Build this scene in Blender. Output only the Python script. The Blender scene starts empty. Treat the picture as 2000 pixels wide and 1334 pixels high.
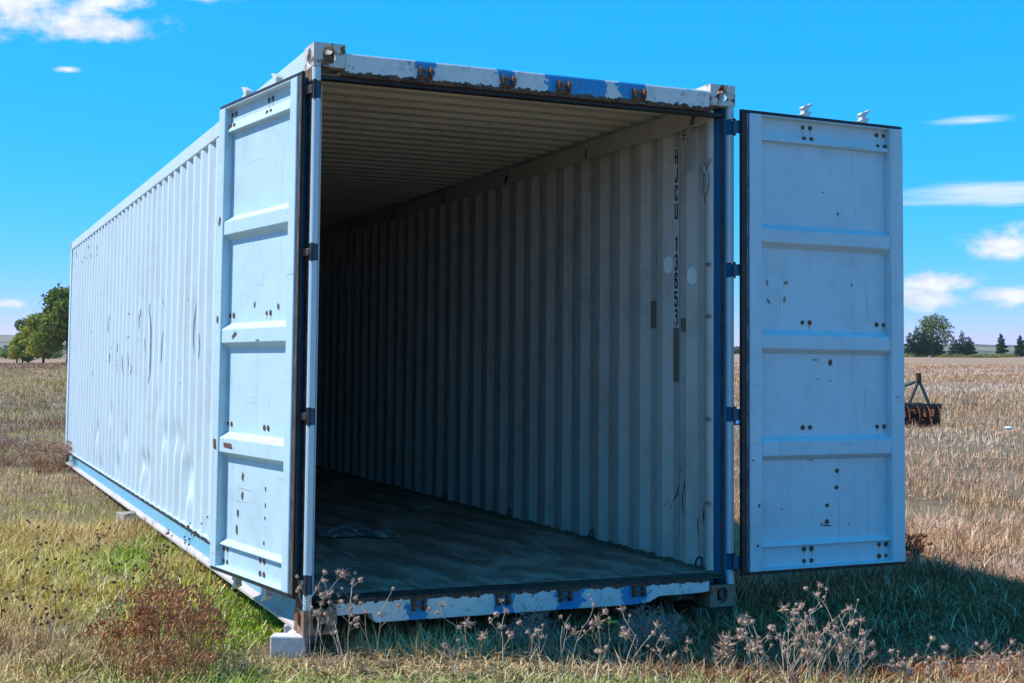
import bpy, bmesh, math, random
import numpy as np
from mathutils import Vector, Matrix, Quaternion
random.seed(7)
rng = np.random.default_rng(11)
S = bpy.context.scene
COL = S.collection
R = math.radians

# ------------------------------------------------------------------ camera, sky, sun, exposure
UP = Vector((-0.01341, -0.006826, 0.999887)).normalized()      # true vertical seen from the (slightly tilted) container
Q = UP.rotation_difference(Vector((0, 0, 1)))                   # container frame -> world
cam_d = bpy.data.cameras.new('camera'); cam = bpy.data.objects.new('camera', cam_d); COL.objects.link(cam)
right = Vector((0.91977, -0.392339, 0.009657)); down = Vector((0.031894, 0.050198, -0.99823)); fwd = Vector((0.39116, 0.91845, 0.058684))
CAMC = Vector((-1.710391, -6.418455, 1.297311))
rot = Matrix((right, -down, -fwd)).transposed()
cam.matrix_world = Q.to_matrix().to_4x4() @ (Matrix.Translation(CAMC) @ rot.to_4x4())
cam_d.sensor_width = 36.0; cam_d.lens = 2635.55 / 2000 * 36.0
cam_d.shift_x = 18.62 / 2000; cam_d.shift_y = -103.44 / 2000
cam_d.clip_start = 0.05; cam_d.clip_end = 20000
S.camera = cam
CAMW = cam.matrix_world.translation.copy()

SUN_EL = R(48.6); SUN_AZ = R(-59.5)          # azimuth from +Y towards +X
sun_dir = Vector((math.sin(SUN_AZ) * math.cos(SUN_EL), math.cos(SUN_AZ) * math.cos(SUN_EL), math.sin(SUN_EL)))
sd = bpy.data.lights.new('sun', 'SUN'); sd.energy = 5.0; sd.angle = R(0.53); sd.color = (1.0, 0.94, 0.86)
sun = bpy.data.objects.new('sun', sd); COL.objects.link(sun)
sun.rotation_euler = sun_dir.to_track_quat('Z', 'Y').to_euler(); sun.location = (-20, 20, 40)

S.view_settings.view_transform = 'Standard'; S.view_settings.look = 'None'
S.view_settings.exposure = 0.25; S.view_settings.gamma = 1.0; S.view_settings.use_curve_mapping = False
S.cycles.max_bounces = 5; S.cycles.diffuse_bounces = 4; S.cycles.glossy_bounces = 2; S.cycles.transmission_bounces = 2; S.cycles.transparent_max_bounces = 8
S.cycles.volume_bounces = 0
S.cycles.use_fast_gi = False

class NT:
    def __init__(s, tree): s.t = tree; s.n = tree.nodes; s.l = tree.links
    def node(s, typ, **kw):
        nd = s.n.new(typ)
        for k, v in kw.items(): setattr(nd, k, v)
        return nd
    def link(s, a, b): s.l.new(a, b)
    def put(s, sock, v):
        if isinstance(v, bpy.types.NodeSocket): s.l.new(v, sock)
        elif v is not None: sock.default_value = v
    def math(s, op, a, b=None, c=None, clamp=False):
        nd = s.node('ShaderNodeMath', operation=op, use_clamp=clamp)
        s.put(nd.inputs[0], a); s.put(nd.inputs[1], b); s.put(nd.inputs[2], c)
        return nd.outputs[0]
    def mix(s, f, a, b, typ='MIX'):
        nd = s.node('ShaderNodeMix', data_type='RGBA', blend_type=typ)
        s.put(nd.inputs[0], f)
        s.put(nd.inputs[6], (*a, 1) if isinstance(a, tuple) and len(a) == 3 else a)
        s.put(nd.inputs[7], (*b, 1) if isinstance(b, tuple) and len(b) == 3 else b)
        return nd.outputs[2]
    def noise(s, vec, scale, detail=4, rough=0.55, dist=0.0):
        nd = s.node('ShaderNodeTexNoise')
        if vec is not None: s.link(vec, nd.inputs['Vector'])
        nd.inputs['Scale'].default_value = scale; nd.inputs['Detail'].default_value = detail
        nd.inputs['Roughness'].default_value = rough; nd.inputs['Distortion'].default_value = dist
        return nd.outputs['Fac']
    def ramp(s, fac, stops, interp='LINEAR'):
        nd = s.node('ShaderNodeValToRGB'); cr = nd.color_ramp; cr.interpolation = interp
        while len(cr.elements) < len(stops): cr.elements.new(0.5)
        for e, (p, c) in zip(cr.elements, stops):
            e.position = p; e.color = (c, c, c, 1) if isinstance(c, (int, float)) else (*c, 1)
        s.link(fac, nd.inputs[0]); return nd.outputs[0]
    def mapr(s, v, a, b, c=0.0, d=1.0, smooth=True):
        nd = s.node('ShaderNodeMapRange', interpolation_type='SMOOTHSTEP' if smooth else 'LINEAR')
        s.put(nd.inputs[0], v); s.put(nd.inputs[1], a); s.put(nd.inputs[2], b); s.put(nd.inputs[3], c); s.put(nd.inputs[4], d)
        return nd.outputs[0]
    def mapping(s, vec, scale=(1, 1, 1), loc=(0, 0, 0)):
        nd = s.node('ShaderNodeMapping'); s.link(vec, nd.inputs[0]); nd.inputs[1].default_value = loc; nd.inputs[3].default_value = scale
        return nd.outputs[0]

# ---- world
W = bpy.data.worlds.new('World'); S.world = W; W.use_nodes = True
wt = NT(W.node_tree); wt.n.clear()
sky = wt.node('ShaderNodeTexSky', sky_type='NISHITA'); sky.sun_disc = False
sky.sun_elevation = SUN_EL; sky.sun_rotation = SUN_AZ; sky.air_density = 0.6; sky.dust_density = 0.0; sky.ozone_density = 1.0; sky.altitude = 0
# deep polarised-looking blue: one colour grade over the whole sky, channel by channel
sr = wt.node('ShaderNodeSeparateColor'); wt.link(sky.outputs[0], sr.inputs[0])
def chan(i, gain, g): return wt.math('MULTIPLY', wt.math('POWER', wt.math('MULTIPLY', sr.outputs[i], 0.15), g), gain * 10.0)
cc = wt.node('ShaderNodeCombineColor')
wt.link(wt.math('ADD', chan(0, 0.64, 2.7), 0.14), cc.inputs[0]); wt.link(chan(1, 0.72, 0.38), cc.inputs[1]); wt.link(chan(2, 1.34, 0.42), cc.inputs[2])
tint = cc.outputs[0]
tc = wt.node('ShaderNodeTexCoord'); sx = wt.node('ShaderNodeSeparateXYZ'); wt.link(tc.outputs['Generated'], sx.inputs[0])
az = wt.math('MULTIPLY', wt.math('ARCTAN2', sx.outputs[0], sx.outputs[1]), 57.29578)
el = wt.math('MULTIPLY', wt.math('ARCSINE', sx.outputs[2]), 57.29578)
ae = wt.node('ShaderNodeCombineXYZ'); wt.link(az, ae.inputs[0]); wt.link(el, ae.inputs[1])
cv = wt.mapping(ae.outputs[0], (1, 1.7, 1))
n_big = wt.noise(cv, 0.55, 5, 0.62)
n_wisp = wt.noise(wt.mapping(ae.outputs[0], (0.25, 3.0, 1)), 0.7, 3, 0.6)
def blob(a, e, ra, re):
    nd = wt.node('ShaderNodeVectorMath', operation='MULTIPLY_ADD'); wt.link(ae.outputs[0], nd.inputs[0])
    nd.inputs[1].default_value = (1 / ra, 1 / re, 0); nd.inputs[2].default_value = (-a / ra, -e / re, 0)
    ln = wt.node('ShaderNodeVectorMath', operation='LENGTH'); wt.link(nd.outputs[0], ln.inputs[0]); return ln.outputs['Value']
def nearest(bl):
    f = None
    for b in bl: f = blob(*b) if f is None else wt.math('MINIMUM', f, blob(*b))
    return wt.math('SUBTRACT', 1.0, wt.math('MINIMUM', f, 2.0))
cum = nearest([(2.0, 14.1, 5.6, 1.6), (6.2, 13.0, 2.5, 0.6), (9.0, 14.9, 3.4, 0.6), (6.5, 14.6, 2.4, 0.9), (5.0, 11.36, 0.6, 0.16), (43.9, 4.3, 1.9, 0.75), (41.0, 2.75, 1.7, 0.55), (40.3, 2.2, 1.8, 0.55),
          (43.6, 2.3, 1.4, 0.42), (2.9, 1.95, 0.8, 0.2), (-20, 11, 6, 1.6), (66, 9, 7, 1.6), (125, 8, 7, 1.6), (-120, 10, 7, 1.8)])
cval = wt.math('ADD', cum, wt.math('MULTIPLY', wt.math('SUBTRACT', n_big, 0.5), 2.3))
a_cum = wt.mapr(cval, -0.16, 0.72)
wis = wt.math('MAXIMUM', nearest([(43.2, 6.35, 5.0, 0.6)]), wt.math('SUBTRACT', nearest([(42.6, 9.25, 2.4, 0.28)]), 0.15))
a_wis = wt.math('MULTIPLY', wt.mapr(wt.math('ADD', wis, wt.math('MULTIPLY', wt.math('SUBTRACT', n_wisp, 0.5), 1.5)), 0.0, 0.9), 0.7)
shade = wt.mapr(wt.math('ADD', wt.noise(wt.mapping(cv, loc=(0.3, -0.5, 0)), 0.8, 2, 0.55), wt.math('MULTIPLY', cval, 0.12)), 0.40, 0.72)
ccol = wt.mix(shade, (7.4, 8.2, 9.6), (10.0, 10.2, 10.4))
above = wt.mapr(el, 0.0, 0.6)
m1 = wt.mix(wt.math('MULTIPLY', a_wis, above), tint, (9.6, 10.0, 10.4))
m2 = wt.mix(wt.math('MULTIPLY', wt.math('MULTIPLY', a_cum, above), 0.96), m1, ccol)
W.cycles.sampling_method = 'MANUAL'; W.cycles.sample_map_resolution = 512
bg = wt.node('ShaderNodeBackground'); wt.link(m2, bg.inputs[0]); bg.inputs[1].default_value = 0.084
wo = wt.node('ShaderNodeOutputWorld'); wt.link(bg.outputs[0], wo.inputs[0])

# ------------------------------------------------------------------ materials
MATS = {}
def mat(name):
    m = bpy.data.materials.new(name); m.use_nodes = True; t = NT(m.node_tree); t.n.clear()
    out = t.node('ShaderNodeOutputMaterial'); b = t.node('ShaderNodeBsdfPrincipled'); t.link(b.outputs[0], out.inputs[0])
    MATS[name] = m
    return m, t, b, out
def bump(t, b, h, strength=0.3, dist=0.01):
    bp = t.node('ShaderNodeBump'); bp.inputs['Strength'].default_value = strength; bp.inputs['Distance'].default_value = dist
    t.link(h, bp.inputs['Height']); t.link(bp.outputs[0], b.inputs['Normal'])
def objco(t): return t.node('ShaderNodeTexCoord').outputs['Object']

def paint(name, base, dirt=(0.20, 0.15, 0.11), dirt_amt=0.35, rust_th=0.70, rough=0.45, streak=0.5, bumps=0.12, spots=True, scratch=0.0):
    m, t, b, o = mat(name); co = objco(t)
    n1 = t.noise(co, 1.3, 6, 0.6); n2 = t.noise(co, 9, 6, 0.65); n3 = t.noise(co, 38, 4, 0.6)
    st = t.noise(t.mapping(co, (22, 22, 0.9)), 1.0, 5, 0.6)
    d = t.math('MULTIPLY', t.mapr(t.math('ADD', t.math('MULTIPLY', n1, 0.6), t.math('MULTIPLY', n2, 0.4)), 0.45, 0.75), dirt_amt)
    d2 = t.math('MULTIPLY', t.mapr(st, 0.52, 0.78), streak * dirt_amt)
    c = t.mix(d, base, t.mix(0.5, base, dirt)); c = t.mix(d2, c, t.mix(0.35, base, dirt))
    if scratch:
        rn = t.mapr(t.noise(t.mapping(co, (34.0, 34.0, 0.5)), 1.0, 3, 0.6), 0.60, 0.72); pt = t.mapr(t.noise(co, 0.9, 2, 0.5), 0.45, 0.62)
        c = t.mix(t.math('MULTIPLY', t.math('MULTIPLY', rn, pt), 0.42), c, (0.36, 0.28, 0.20))
    ru = t.mapr(t.math('ADD', t.math('MULTIPLY', n2, 0.72), t.math('MULTIPLY', n3, 0.28)), rust_th, rust_th + 0.035)
    rc = t.mix(n3, (0.11, 0.035, 0.012), (0.28, 0.11, 0.04))
    if scratch:
        s1 = t.mapr(t.noise(t.mapping(co, (2.0, 2.0, 70.0)), 1.0, 2, 0.5), 0.70, 0.73); s2 = t.mapr(t.noise(t.mapping(co, (60.0, 60.0, 3.0)), 1.0, 2, 0.5), 0.71, 0.74)
        c = t.mix(t.math('MULTIPLY', t.math('MAXIMUM', s1, s2), scratch), c, (0.22, 0.21, 0.20))
        halo = t.mapr(t.math('ADD', t.math('MULTIPLY', n2, 0.72), t.math('MULTIPLY', n3, 0.28)), rust_th - 0.05, rust_th + 0.02); c = t.mix(t.math('MULTIPLY', halo, 0.5), c, (0.42, 0.29, 0.18))
    if spots: c = t.mix(ru, c, rc)
    t.link(c, b.inputs['Base Color'])
    t.link(t.math('ADD', rough - 0.08, t.math('MULTIPLY', n2, 0.25)), b.inputs['Roughness'])
    h = t.math('ADD', t.math('MULTIPLY', t.noise(co, 2.2, 2, 0.5), 1.0), t.math('MULTIPLY', n3, 0.03))
    bump(t, b, h, bumps, 0.03)
    return m
WHITE = (0.52, 0.64, 0.71)
paint('white_paint', WHITE, rust_th=0.725)
paint('wall_paint', (0.53, 0.655, 0.73), dirt_amt=0.5, rust_th=0.74, bumps=0.2, scratch=0.15, rough=0.55, streak=0.9)
paint('frame_paint', (0.66, 0.655, 0.64), dirt_amt=0.6, rust_th=0.665, bumps=0.2)
paint('inside_paint', (0.62, 0.585, 0.545), dirt=(0.09, 0.055, 0.035), dirt_amt=0.75, rust_th=0.70, rough=0.6, streak=1.0)
paint('inside_dimmed_paint', (0.14, 0.13, 0.12), dirt=(0.07, 0.05, 0.04), dirt_amt=0.9, rust_th=0.68, rough=0.7, streak=1.0)  # dirty inside paint, darkened so the unseen left and end walls bounce less light
paint('roof_inside_paint', (0.64, 0.58, 0.52), dirt=(0.09, 0.06, 0.045), dirt_amt=0.8, rust_th=0.73, rough=0.7, streak=0.3)
paint('door_paint', (0.46, 0.645, 0.745), dirt_amt=0.5, rust_th=0.73, bumps=0.38, scratch=0.5, rough=0.55, streak=0.9)
paint('blue_paint', (0.004, 0.11, 0.24), dirt=(0.02, 0.02, 0.02), dirt_amt=0.5, rust_th=0.70, rough=0.4)
paint('rail_blue', (0.15, 0.45, 0.64), dirt=(0.5, 0.5, 0.52), dirt_amt=0.8, rust_th=0.68, rough=0.45)
paint('steel_white', (0.66, 0.66, 0.65), dirt_amt=0.7, rust_th=0.62)

def rusty(name, a, b_, rough=0.8, sc=14):
    m, t, b, o = mat(name); co = objco(t)
    n = t.noise(co, sc, 6, 0.65); n2 = t.noise(co, sc * 5, 3, 0.6)
    t.link(t.mix(t.mapr(n, 0.35, 0.65), a, b_), b.inputs['Base Color']); b.inputs['Roughness'].default_value = rough
    bump(t, b, t.math('ADD', n, t.math('MULTIPLY', n2, 0.4)), 0.5, 0.006)
    return m
rusty('rust', (0.05, 0.022, 0.012), (0.20, 0.085, 0.04))
rusty('dark_steel', (0.022, 0.020, 0.019), (0.07, 0.055, 0.045), 0.6)
rusty('bolt_rust', (0.06, 0.03, 0.018), (0.16, 0.085, 0.045), 0.7, 60)
rusty('rubber', (0.008, 0.008, 0.009), (0.022, 0.021, 0.022), 0.55)
rusty('worn_strip', (0.10, 0.06, 0.04), (0.36, 0.33, 0.30), 0.7, 10)
rusty('concrete', (0.58, 0.55, 0.56), (0.72, 0.69, 0.69), 0.9, 22)
rusty('timber', (0.20, 0.17, 0.14), (0.42, 0.37, 0.33), 0.85, 12)
rusty('rope', (0.30, 0.26, 0.21), (0.45, 0.40, 0.34), 0.9, 70)
rusty('old_tape', (0.20, 0.175, 0.13), (0.25, 0.22, 0.165), 0.75, 18)
rusty('sticker', (0.80, 0.81, 0.81), (0.87, 0.88, 0.88), 0.5, 25)
rusty('ink', (0.012, 0.012, 0.013), (0.03, 0.03, 0.03), 0.6, 25)
rusty('shade_grey', (0.09, 0.11, 0.11), (0.16, 0.18, 0.18), 0.8, 20)
rusty('stain', (0.40, 0.31, 0.23), (0.52, 0.46, 0.40), 0.6, 60)
rusty('side_rust', (0.06, 0.035, 0.022), (0.20, 0.12, 0.075), 0.8, 12)
rusty('scuff', (0.03, 0.028, 0.026), (0.07, 0.06, 0.055), 0.8, 40)
rusty('scar', (0.05, 0.09, 0.105), (0.24, 0.33, 0.38), 0.7, 9)
rusty('plastic_sheet', (0.12, 0.11, 0.105), (0.34, 0.32, 0.31), 0.45, 16)
rusty('harrow_red', (0.09, 0.035, 0.022), (0.21, 0.085, 0.05), 0.8, 6)
rusty('green_steel', (0.035, 0.085, 0.085), (0.10, 0.16, 0.15), 0.5, 9)
rusty('litter_white', (0.72, 0.74, 0.78), (0.82, 0.83, 0.86), 0.4, 8)
rusty('litter_red', (0.25, 0.015, 0.012), (0.36, 0.03, 0.02), 0.5, 20)
rusty('litter_blue', (0.02, 0.14, 0.42), (0.03, 0.2, 0.5), 0.4, 20)
rusty('yellow_leaf', (0.40, 0.42, 0.03), (0.55, 0.52, 0.08), 0.5, 30)
rusty('wood_chip', (0.30, 0.25, 0.19), (0.48, 0.42, 0.34), 0.8, 30)

def peeled(name, zlo_mud, windows, up_edge=None):
    """white over blue paint that has flaked off in known places, with caked rust along one edge"""
    m, t, b, o = mat(name); co = objco(t)
    n2 = t.noise(co, 16, 6, 0.7); n3 = t.noise(co, 60, 4, 0.6)
    sp = t.node('ShaderNodeSeparateXYZ'); t.link(co, sp.inputs[0])
    xd = t.math('ADD', sp.outputs[0], t.math('ADD', t.math('MULTIPLY', t.math('SUBTRACT', n2, 0.5), 0.17), t.math('MULTIPLY', t.math('SUBTRACT', t.noise(co, 5.0, 2, 0.5), 0.5), 0.10)))
    blue = None
    for (a, c_) in windows:
        w = t.math('MULTIPLY', t.math('GREATER_THAN', xd, a), t.math('LESS_THAN', xd, c_))
        blue = w if blue is None else t.math('MAXIMUM', blue, w)
    white = t.mix(t.mapr(n2, 0.45, 0.8), (0.68, 0.68, 0.67), (0.47, 0.43, 0.38))
    c = t.mix(blue, white, t.mix(n3, (0.012, 0.22, 0.50), (0.03, 0.30, 0.60)))
    zd = t.math('ADD', sp.outputs[2], t.math('MULTIPLY', t.math('SUBTRACT', n2, 0.5), 0.075))
    mud = t.math('LESS_THAN', zd, zlo_mud) if up_edge is None else t.math('MAXIMUM', t.math('LESS_THAN', zd, zlo_mud), t.math('GREATER_THAN', zd, up_edge))
    mc = t.mix(t.mapr(n3, 0.35, 0.65), (0.035, 0.022, 0.016), (0.16, 0.09, 0.055))
    c = t.mix(mud, c, mc)
    spots = t.mapr(t.math('ADD', t.math('MULTIPLY', n2, 0.6), t.math('MULTIPLY', n3, 0.4)), 0.585, 0.62)
    c = t.mix(spots, c, (0.20, 0.085, 0.035))
    t.link(c, b.inputs['Base Color']); b.inputs['Roughness'].default_value = 0.55
    bump(t, b, t.math('ADD', t.math('MULTIPLY', mud, 0.6), t.math('MULTIPLY', n3, 0.5)), 0.5, 0.006)
    return m
peeled('header_paint', 2.762, [(0.535, 0.63), (0.99, 1.08), (1.255, 1.63), (1.70, 1.85)])
peeled('sill_paint', 0.02, [(0.54, 0.645), (0.99, 1.085), (1.33, 1.49), (1.745, 1.875)], 0.139)

# plywood floor
m, t, b, o = mat('floor_wood'); co = objco(t)
ng = t.noise(t.mapping(co, (18, 1.2, 1)), 1.5, 6, 0.65); nd_ = t.noise(co, 3.0, 6, 0.65); nf = t.noise(co, 70, 3, 0.6)
c = t.mix(ng, (0.15, 0.09, 0.065), (0.30, 0.20, 0.155)); c = t.mix(t.mapr(nd_, 0.40, 0.62), c, (0.44, 0.35, 0.30))
c = t.mix(t.mapr(nf, 0.68, 0.74), c, (0.28, 0.27, 0.26))
t.link(c, b.inputs['Base Color']); b.inputs['Roughness'].default_value = 0.62; bump(t, b, t.math('ADD', ng, nf), 0.35, 0.004)

# ------------------------------------------------------------------ mesh helpers
class MB:
    def __init__(s): s.v = []; s.f = []; s.m = []; s.mi = 0
    def add(s, vs, fs):
        o = len(s.v); s.v += [tuple(p) for p in vs]; s.f += [tuple(i + o for i in f) for f in fs]; s.m += [s.mi] * len(fs)
        return s
    def box(s, x0, x1, y0, y1, z0, z1):
        return s.add([(x0, y0, z0), (x1, y0, z0), (x1, y1, z0), (x0, y1, z0), (x0, y0, z1), (x1, y0, z1), (x1, y1, z1), (x0, y1, z1)],
                     [(0, 3, 2, 1), (4, 5, 6, 7), (0, 1, 5, 4), (1, 2, 6, 5), (2, 3, 7, 6), (3, 0, 4, 7)])
    def extrude(s, prof, fn, a, b):
        """closed profile of (p, q); fn(p, q, t) -> xyz, swept from t=a to t=b"""
        n = len(prof)
        vs = [fn(p, q, a) for p, q in prof] + [fn(p, q, b) for p, q in prof]
        fs = [(i, (i + 1) % n, n + (i + 1) % n, n + i) for i in range(n)] + [tuple(range(n))[::-1], tuple(range(n, 2 * n))]
        return s.add(vs, fs)
    def tube(s, pts, rad, n=7, cap=True):
        pts = [Vector(p) for p in pts]; rs = rad if isinstance(rad, (list, tuple)) else [rad] * len(pts)
        vs = []; fs = []; ref = None
        for i, p in enumerate(pts):
            d = (pts[min(i + 1, len(pts) - 1)] - pts[max(i - 1, 0)]).normalized()
            if ref is None: ref = d.orthogonal().normalized()
            ref = (ref - d * ref.dot(d)).normalized(); bi = d.cross(ref)
            vs += [p + (ref * math.cos(2 * math.pi * k / n) + bi * math.sin(2 * math.pi * k / n)) * rs[i] for k in range(n)]
        for i in range(len(pts) - 1):
            fs += [(i * n + k, i * n + (k + 1) % n, (i + 1) * n + (k + 1) % n, (i + 1) * n + k) for k in range(n)]
        if cap: fs += [tuple(range(n))[::-1], tuple(range((len(pts) - 1) * n, len(pts) * n))]
        return s.add(vs, fs)
    def mesh(s, name, mats, recalc=True, smooth=False):
        me = bpy.data.meshes.new(name); me.from_pydata(s.v, [], s.f)
        for m_ in mats: me.materials.append(MATS[m_])
        if len(mats) > 1: me.polygons.foreach_set('material_index', s.m)
        if recalc:
            bm = bmesh.new(); bm.from_mesh(me); bmesh.ops.recalc_face_normals(bm, faces=bm.faces); bm.to_mesh(me); bm.free()
        if smooth: me.polygons.foreach_set('use_smooth', [True] * len(me.polygons))
        me.update(); return me
    def build(s, name, mats, parent=None, bev=0.0, recalc=True, smooth=False, label=None):
        if isinstance(mats, str): mats = [mats]
        ob = bpy.data.objects.new(name, s.mesh(name, mats, recalc, smooth)); COL.objects.link(ob); ob.parent = parent
        if bev:
            md = ob.modifiers.new('bevel', 'BEVEL'); md.width = bev; md.segments = 2; md.limit_method = 'ANGLE'; md.angle_limit = R(35)
        if label: ob['label'] = label
        return ob
def link_copy(ob, parent=None, loc=None, rot_=None, scale=None):
    c = ob.copy(); COL.objects.link(c); c.parent = parent
    if loc is not None: c.location = loc
    if rot_ is not None: c.rotation_euler = rot_
    if scale is not None: c.scale = (scale,) * 3 if isinstance(scale, (int, float)) else scale
    return c
def inst(me, name, parent=None, loc=(0, 0, 0), rot_=(0, 0, 0), scale=1.0):
    ob = bpy.data.objects.new(name, me); COL.objects.link(ob); ob.parent = parent; ob.location = loc; ob.rotation_euler = rot_
    ob.scale = (scale,) * 3 if isinstance(scale, (int, float)) else scale
    return ob
def tag(o, label=None, cat=None, group=None, kind=None):
    for k, v in (('label', label), ('category', cat), ('group', group), ('kind', kind)):
        if v: o[k] = v
    return o
def empty(name, loc=(0, 0, 0), rz=0.0):
    o = bpy.data.objects.new(name, None); COL.objects.link(o); o.location = loc; o.rotation_euler = (0, 0, rz); o.empty_display_size = 0.2
    return o
def cw(x, y, z=0.0): return Q @ Vector((x, y, z))      # container frame -> world
GZ = -0.12
def ground_z(x, y):
    return GZ + 0.018 * math.sin(x * 1.7 + 0.6) * math.cos(y * 1.3) + 0.012 * math.sin(x * 4.1 + y * 3.3) + min(1.0, max(0, (math.hypot(x, y) - 30) / 200)) * 0.5 * math.sin(x * 0.021 + 1) * math.sin(y * 0.017)

# ------------------------------------------------------------------ ground and far land
def make_ground():
    rings = [0.0] + list(np.concatenate([np.linspace(1.0, 14, 53), np.geomspace(14.6, 3200, 58)]))
    na = 168; vs = [(CAMW.x, CAMW.y, ground_z(CAMW.x, CAMW.y))]; fs = []
    for r in rings[1:]:
        for k in range(na):
            a = 2 * math.pi * k / na; x = CAMW.x + r * math.sin(a); y = CAMW.y + r * math.cos(a); vs.append((x, y, ground_z(x, y)))
    for k in range(na): fs.append((0, 1 + (k + 1) % na, 1 + k))
    for i in range(len(rings) - 2):
        a0 = 1 + i * na; b0 = a0 + na
        for k in range(na): fs.append((a0 + k, a0 + (k + 1) % na, b0 + (k + 1) % na, b0 + k))
    mb = MB(); mb.add(vs, fs)
    g = mb.build('ground', 'soil', recalc=True, smooth=True); tag(g, kind='structure'); return g
m, t, b, o = mat('soil'); gco = t.node('ShaderNodeNewGeometry').outputs['Position']
n0 = t.noise(gco, 0.035, 5, 0.6); n1 = t.noise(gco, 0.35, 6, 0.65); n2 = t.noise(gco, 5, 6, 0.7); n3 = t.noise(t.mapping(gco, (1, 1, 1)), 45, 4, 0.7)
c = t.mix(t.mapr(n1, 0.35, 0.65), (0.13, 0.085, 0.045), (0.22, 0.155, 0.09)); c = t.mix(t.mapr(n3, 0.50, 0.68), c, (0.40, 0.29, 0.18)); c = t.mix(t.mapr(n2, 0.62, 0.74), c, (0.26, 0.21, 0.15))
fc = t.mix(t.mapr(n0, 0.40, 0.60), (0.34, 0.21, 0.13), (0.32, 0.21, 0.10)); fc = t.mix(t.mapr(n1, 0.45, 0.65), fc, (0.30, 0.16, 0.10)); fc = t.mix(t.mapr(n2, 0.5, 0.7), fc, (0.46, 0.36, 0.27))
ln = t.node('ShaderNodeVectorMath', operation='LENGTH'); t.link(gco, ln.inputs[0]); c = t.mix(t.mapr(ln.outputs['Value'], 18.0, 90.0), c, fc)
t.link(c, b.inputs['Base Color']); b.inputs['Roughness'].default_value = 0.95; bump(t, b, t.math('ADD', n3, n2), 0.8, 0.03)
make_ground()

m, t, b, o = mat('hill_land'); gco = t.node('ShaderNodeNewGeometry').outputs['Position']
n1 = t.noise(t.mapping(gco, (1, 1, 6)), 0.004, 6, 0.6); n2 = t.noise(gco, 0.03, 5, 0.65)
sp = t.node('ShaderNodeSeparateXYZ'); t.link(gco, sp.inputs[0])
c = t.mix(t.mapr(n1, 0.44, 0.52), (0.06, 0.075, 0.04), (0.25, 0.20, 0.13)); c = t.mix(t.mapr(n2, 0.5, 0.62), c, (0.035, 0.055, 0.028))
t.link(c, b.inputs['Base Color']); b.inputs['Roughness'].default_value = 1.0
def hills():
    vs = []; fs = []; na = 200; prof = [(900, 0.0), (1100, 0.16), (1350, 0.45), (1600, 0.8), (1800, 1.0), (2100, 0.85), (2600, 0.3)]
    for k in range(na + 1):
        a = R(-70 + 190 * k / na); ad = math.degrees(a)
        h = 9.0 + 12.5 * math.exp(-((ad - 1) / 9.0) ** 2) + 2.0 * math.sin(ad * 0.45 + 1) + 1.0 * math.sin(ad * 1.7) + 0.4 * math.sin(ad * 5.1)
        for r, f in prof: vs.append((CAMW.x + r * math.sin(a), CAMW.y + r * math.cos(a), GZ - 0.6 + h * f * 1.12))
    n = len(prof)
    for k in range(na):
        for j in range(n - 1): fs.append((k * n + j, (k + 1) * n + j, (k + 1) * n + j + 1, k * n + j + 1))
    o_ = MB().add(vs, fs).build('hills', 'hill_land', smooth=True); tag(o_, kind='structure')
hills()

# ------------------------------------------------------------------ the container (built in its own square frame, then tilted a little)
CW_, CL, CH = 2.438, 12.192, 2.896
CT = empty('shipping_container'); CT.rotation_mode = 'QUATERNION'; CT.rotation_quaternion = Q
tag(CT, 'long white corrugated steel shipping container standing open on the dry grass', 'container')
PER = 0.2777; FL = 0.071; SL = 0.068; DEP = 0.036
def corr(y, y0):
    """0 on the inner flat, 1 on the outer flat; inner flat starts at y0"""
    s = (y - y0) % PER
    if s < FL: return 0.0
    if s < FL + SL: return (s - FL) / SL
    if s < 2 * FL + SL: return 1.0
    return 1.0 - (s - 2 * FL - SL) / (PER - 2 * FL - SL)
Y0R = 0.717 - 2 * PER; Y0L = 2.66 - FL - SL - 9 * PER
def breaks(y0, a, b):
    ys = {a, b}; k = math.floor((a - y0) / PER) - 1
    while y0 + k * PER < b + PER:
        for d in (0, FL, FL + SL, 2 * FL + SL):
            y = y0 + k * PER + d
            if a + 0.004 < y < b - 0.004: ys.add(y)
        k += 1
    return sorted(ys)
DENTS = [(8.73, 0.564, .03), (6.99, 0.333, .03), (8.37, 0.216, .025), (5.27, 0.315, .04), (5.47, 0.447, .035), (3.31, 0.56, .045), (5.12, 0.463, .025), (3.85, 0.771, .03), (3.58, 0.733, .025),
         (4.32, 0.74, .02), (3.25, 0.47, .04), (6.5, 0.62, .02), (4.7, 1.0, .015), (7.6, 0.8, .02)]
def wall_x_left(y, z):
    x = 0.006 + (1 - corr(y, Y0L)) * DEP
    for dy, dz, a in DENTS:
        q = ((y - dy) / 0.11) ** 2 + ((z - dz) / 0.09) ** 2
        if q < 6: x += a * 1.0 * math.exp(-q)
    x += 0.003 * math.sin(y * 2.1 + z * 1.3) * math.sin(z * 2.2)
    return x
def wall_x_right(y): return 2.385 + corr(y, Y0R) * DEP
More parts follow.
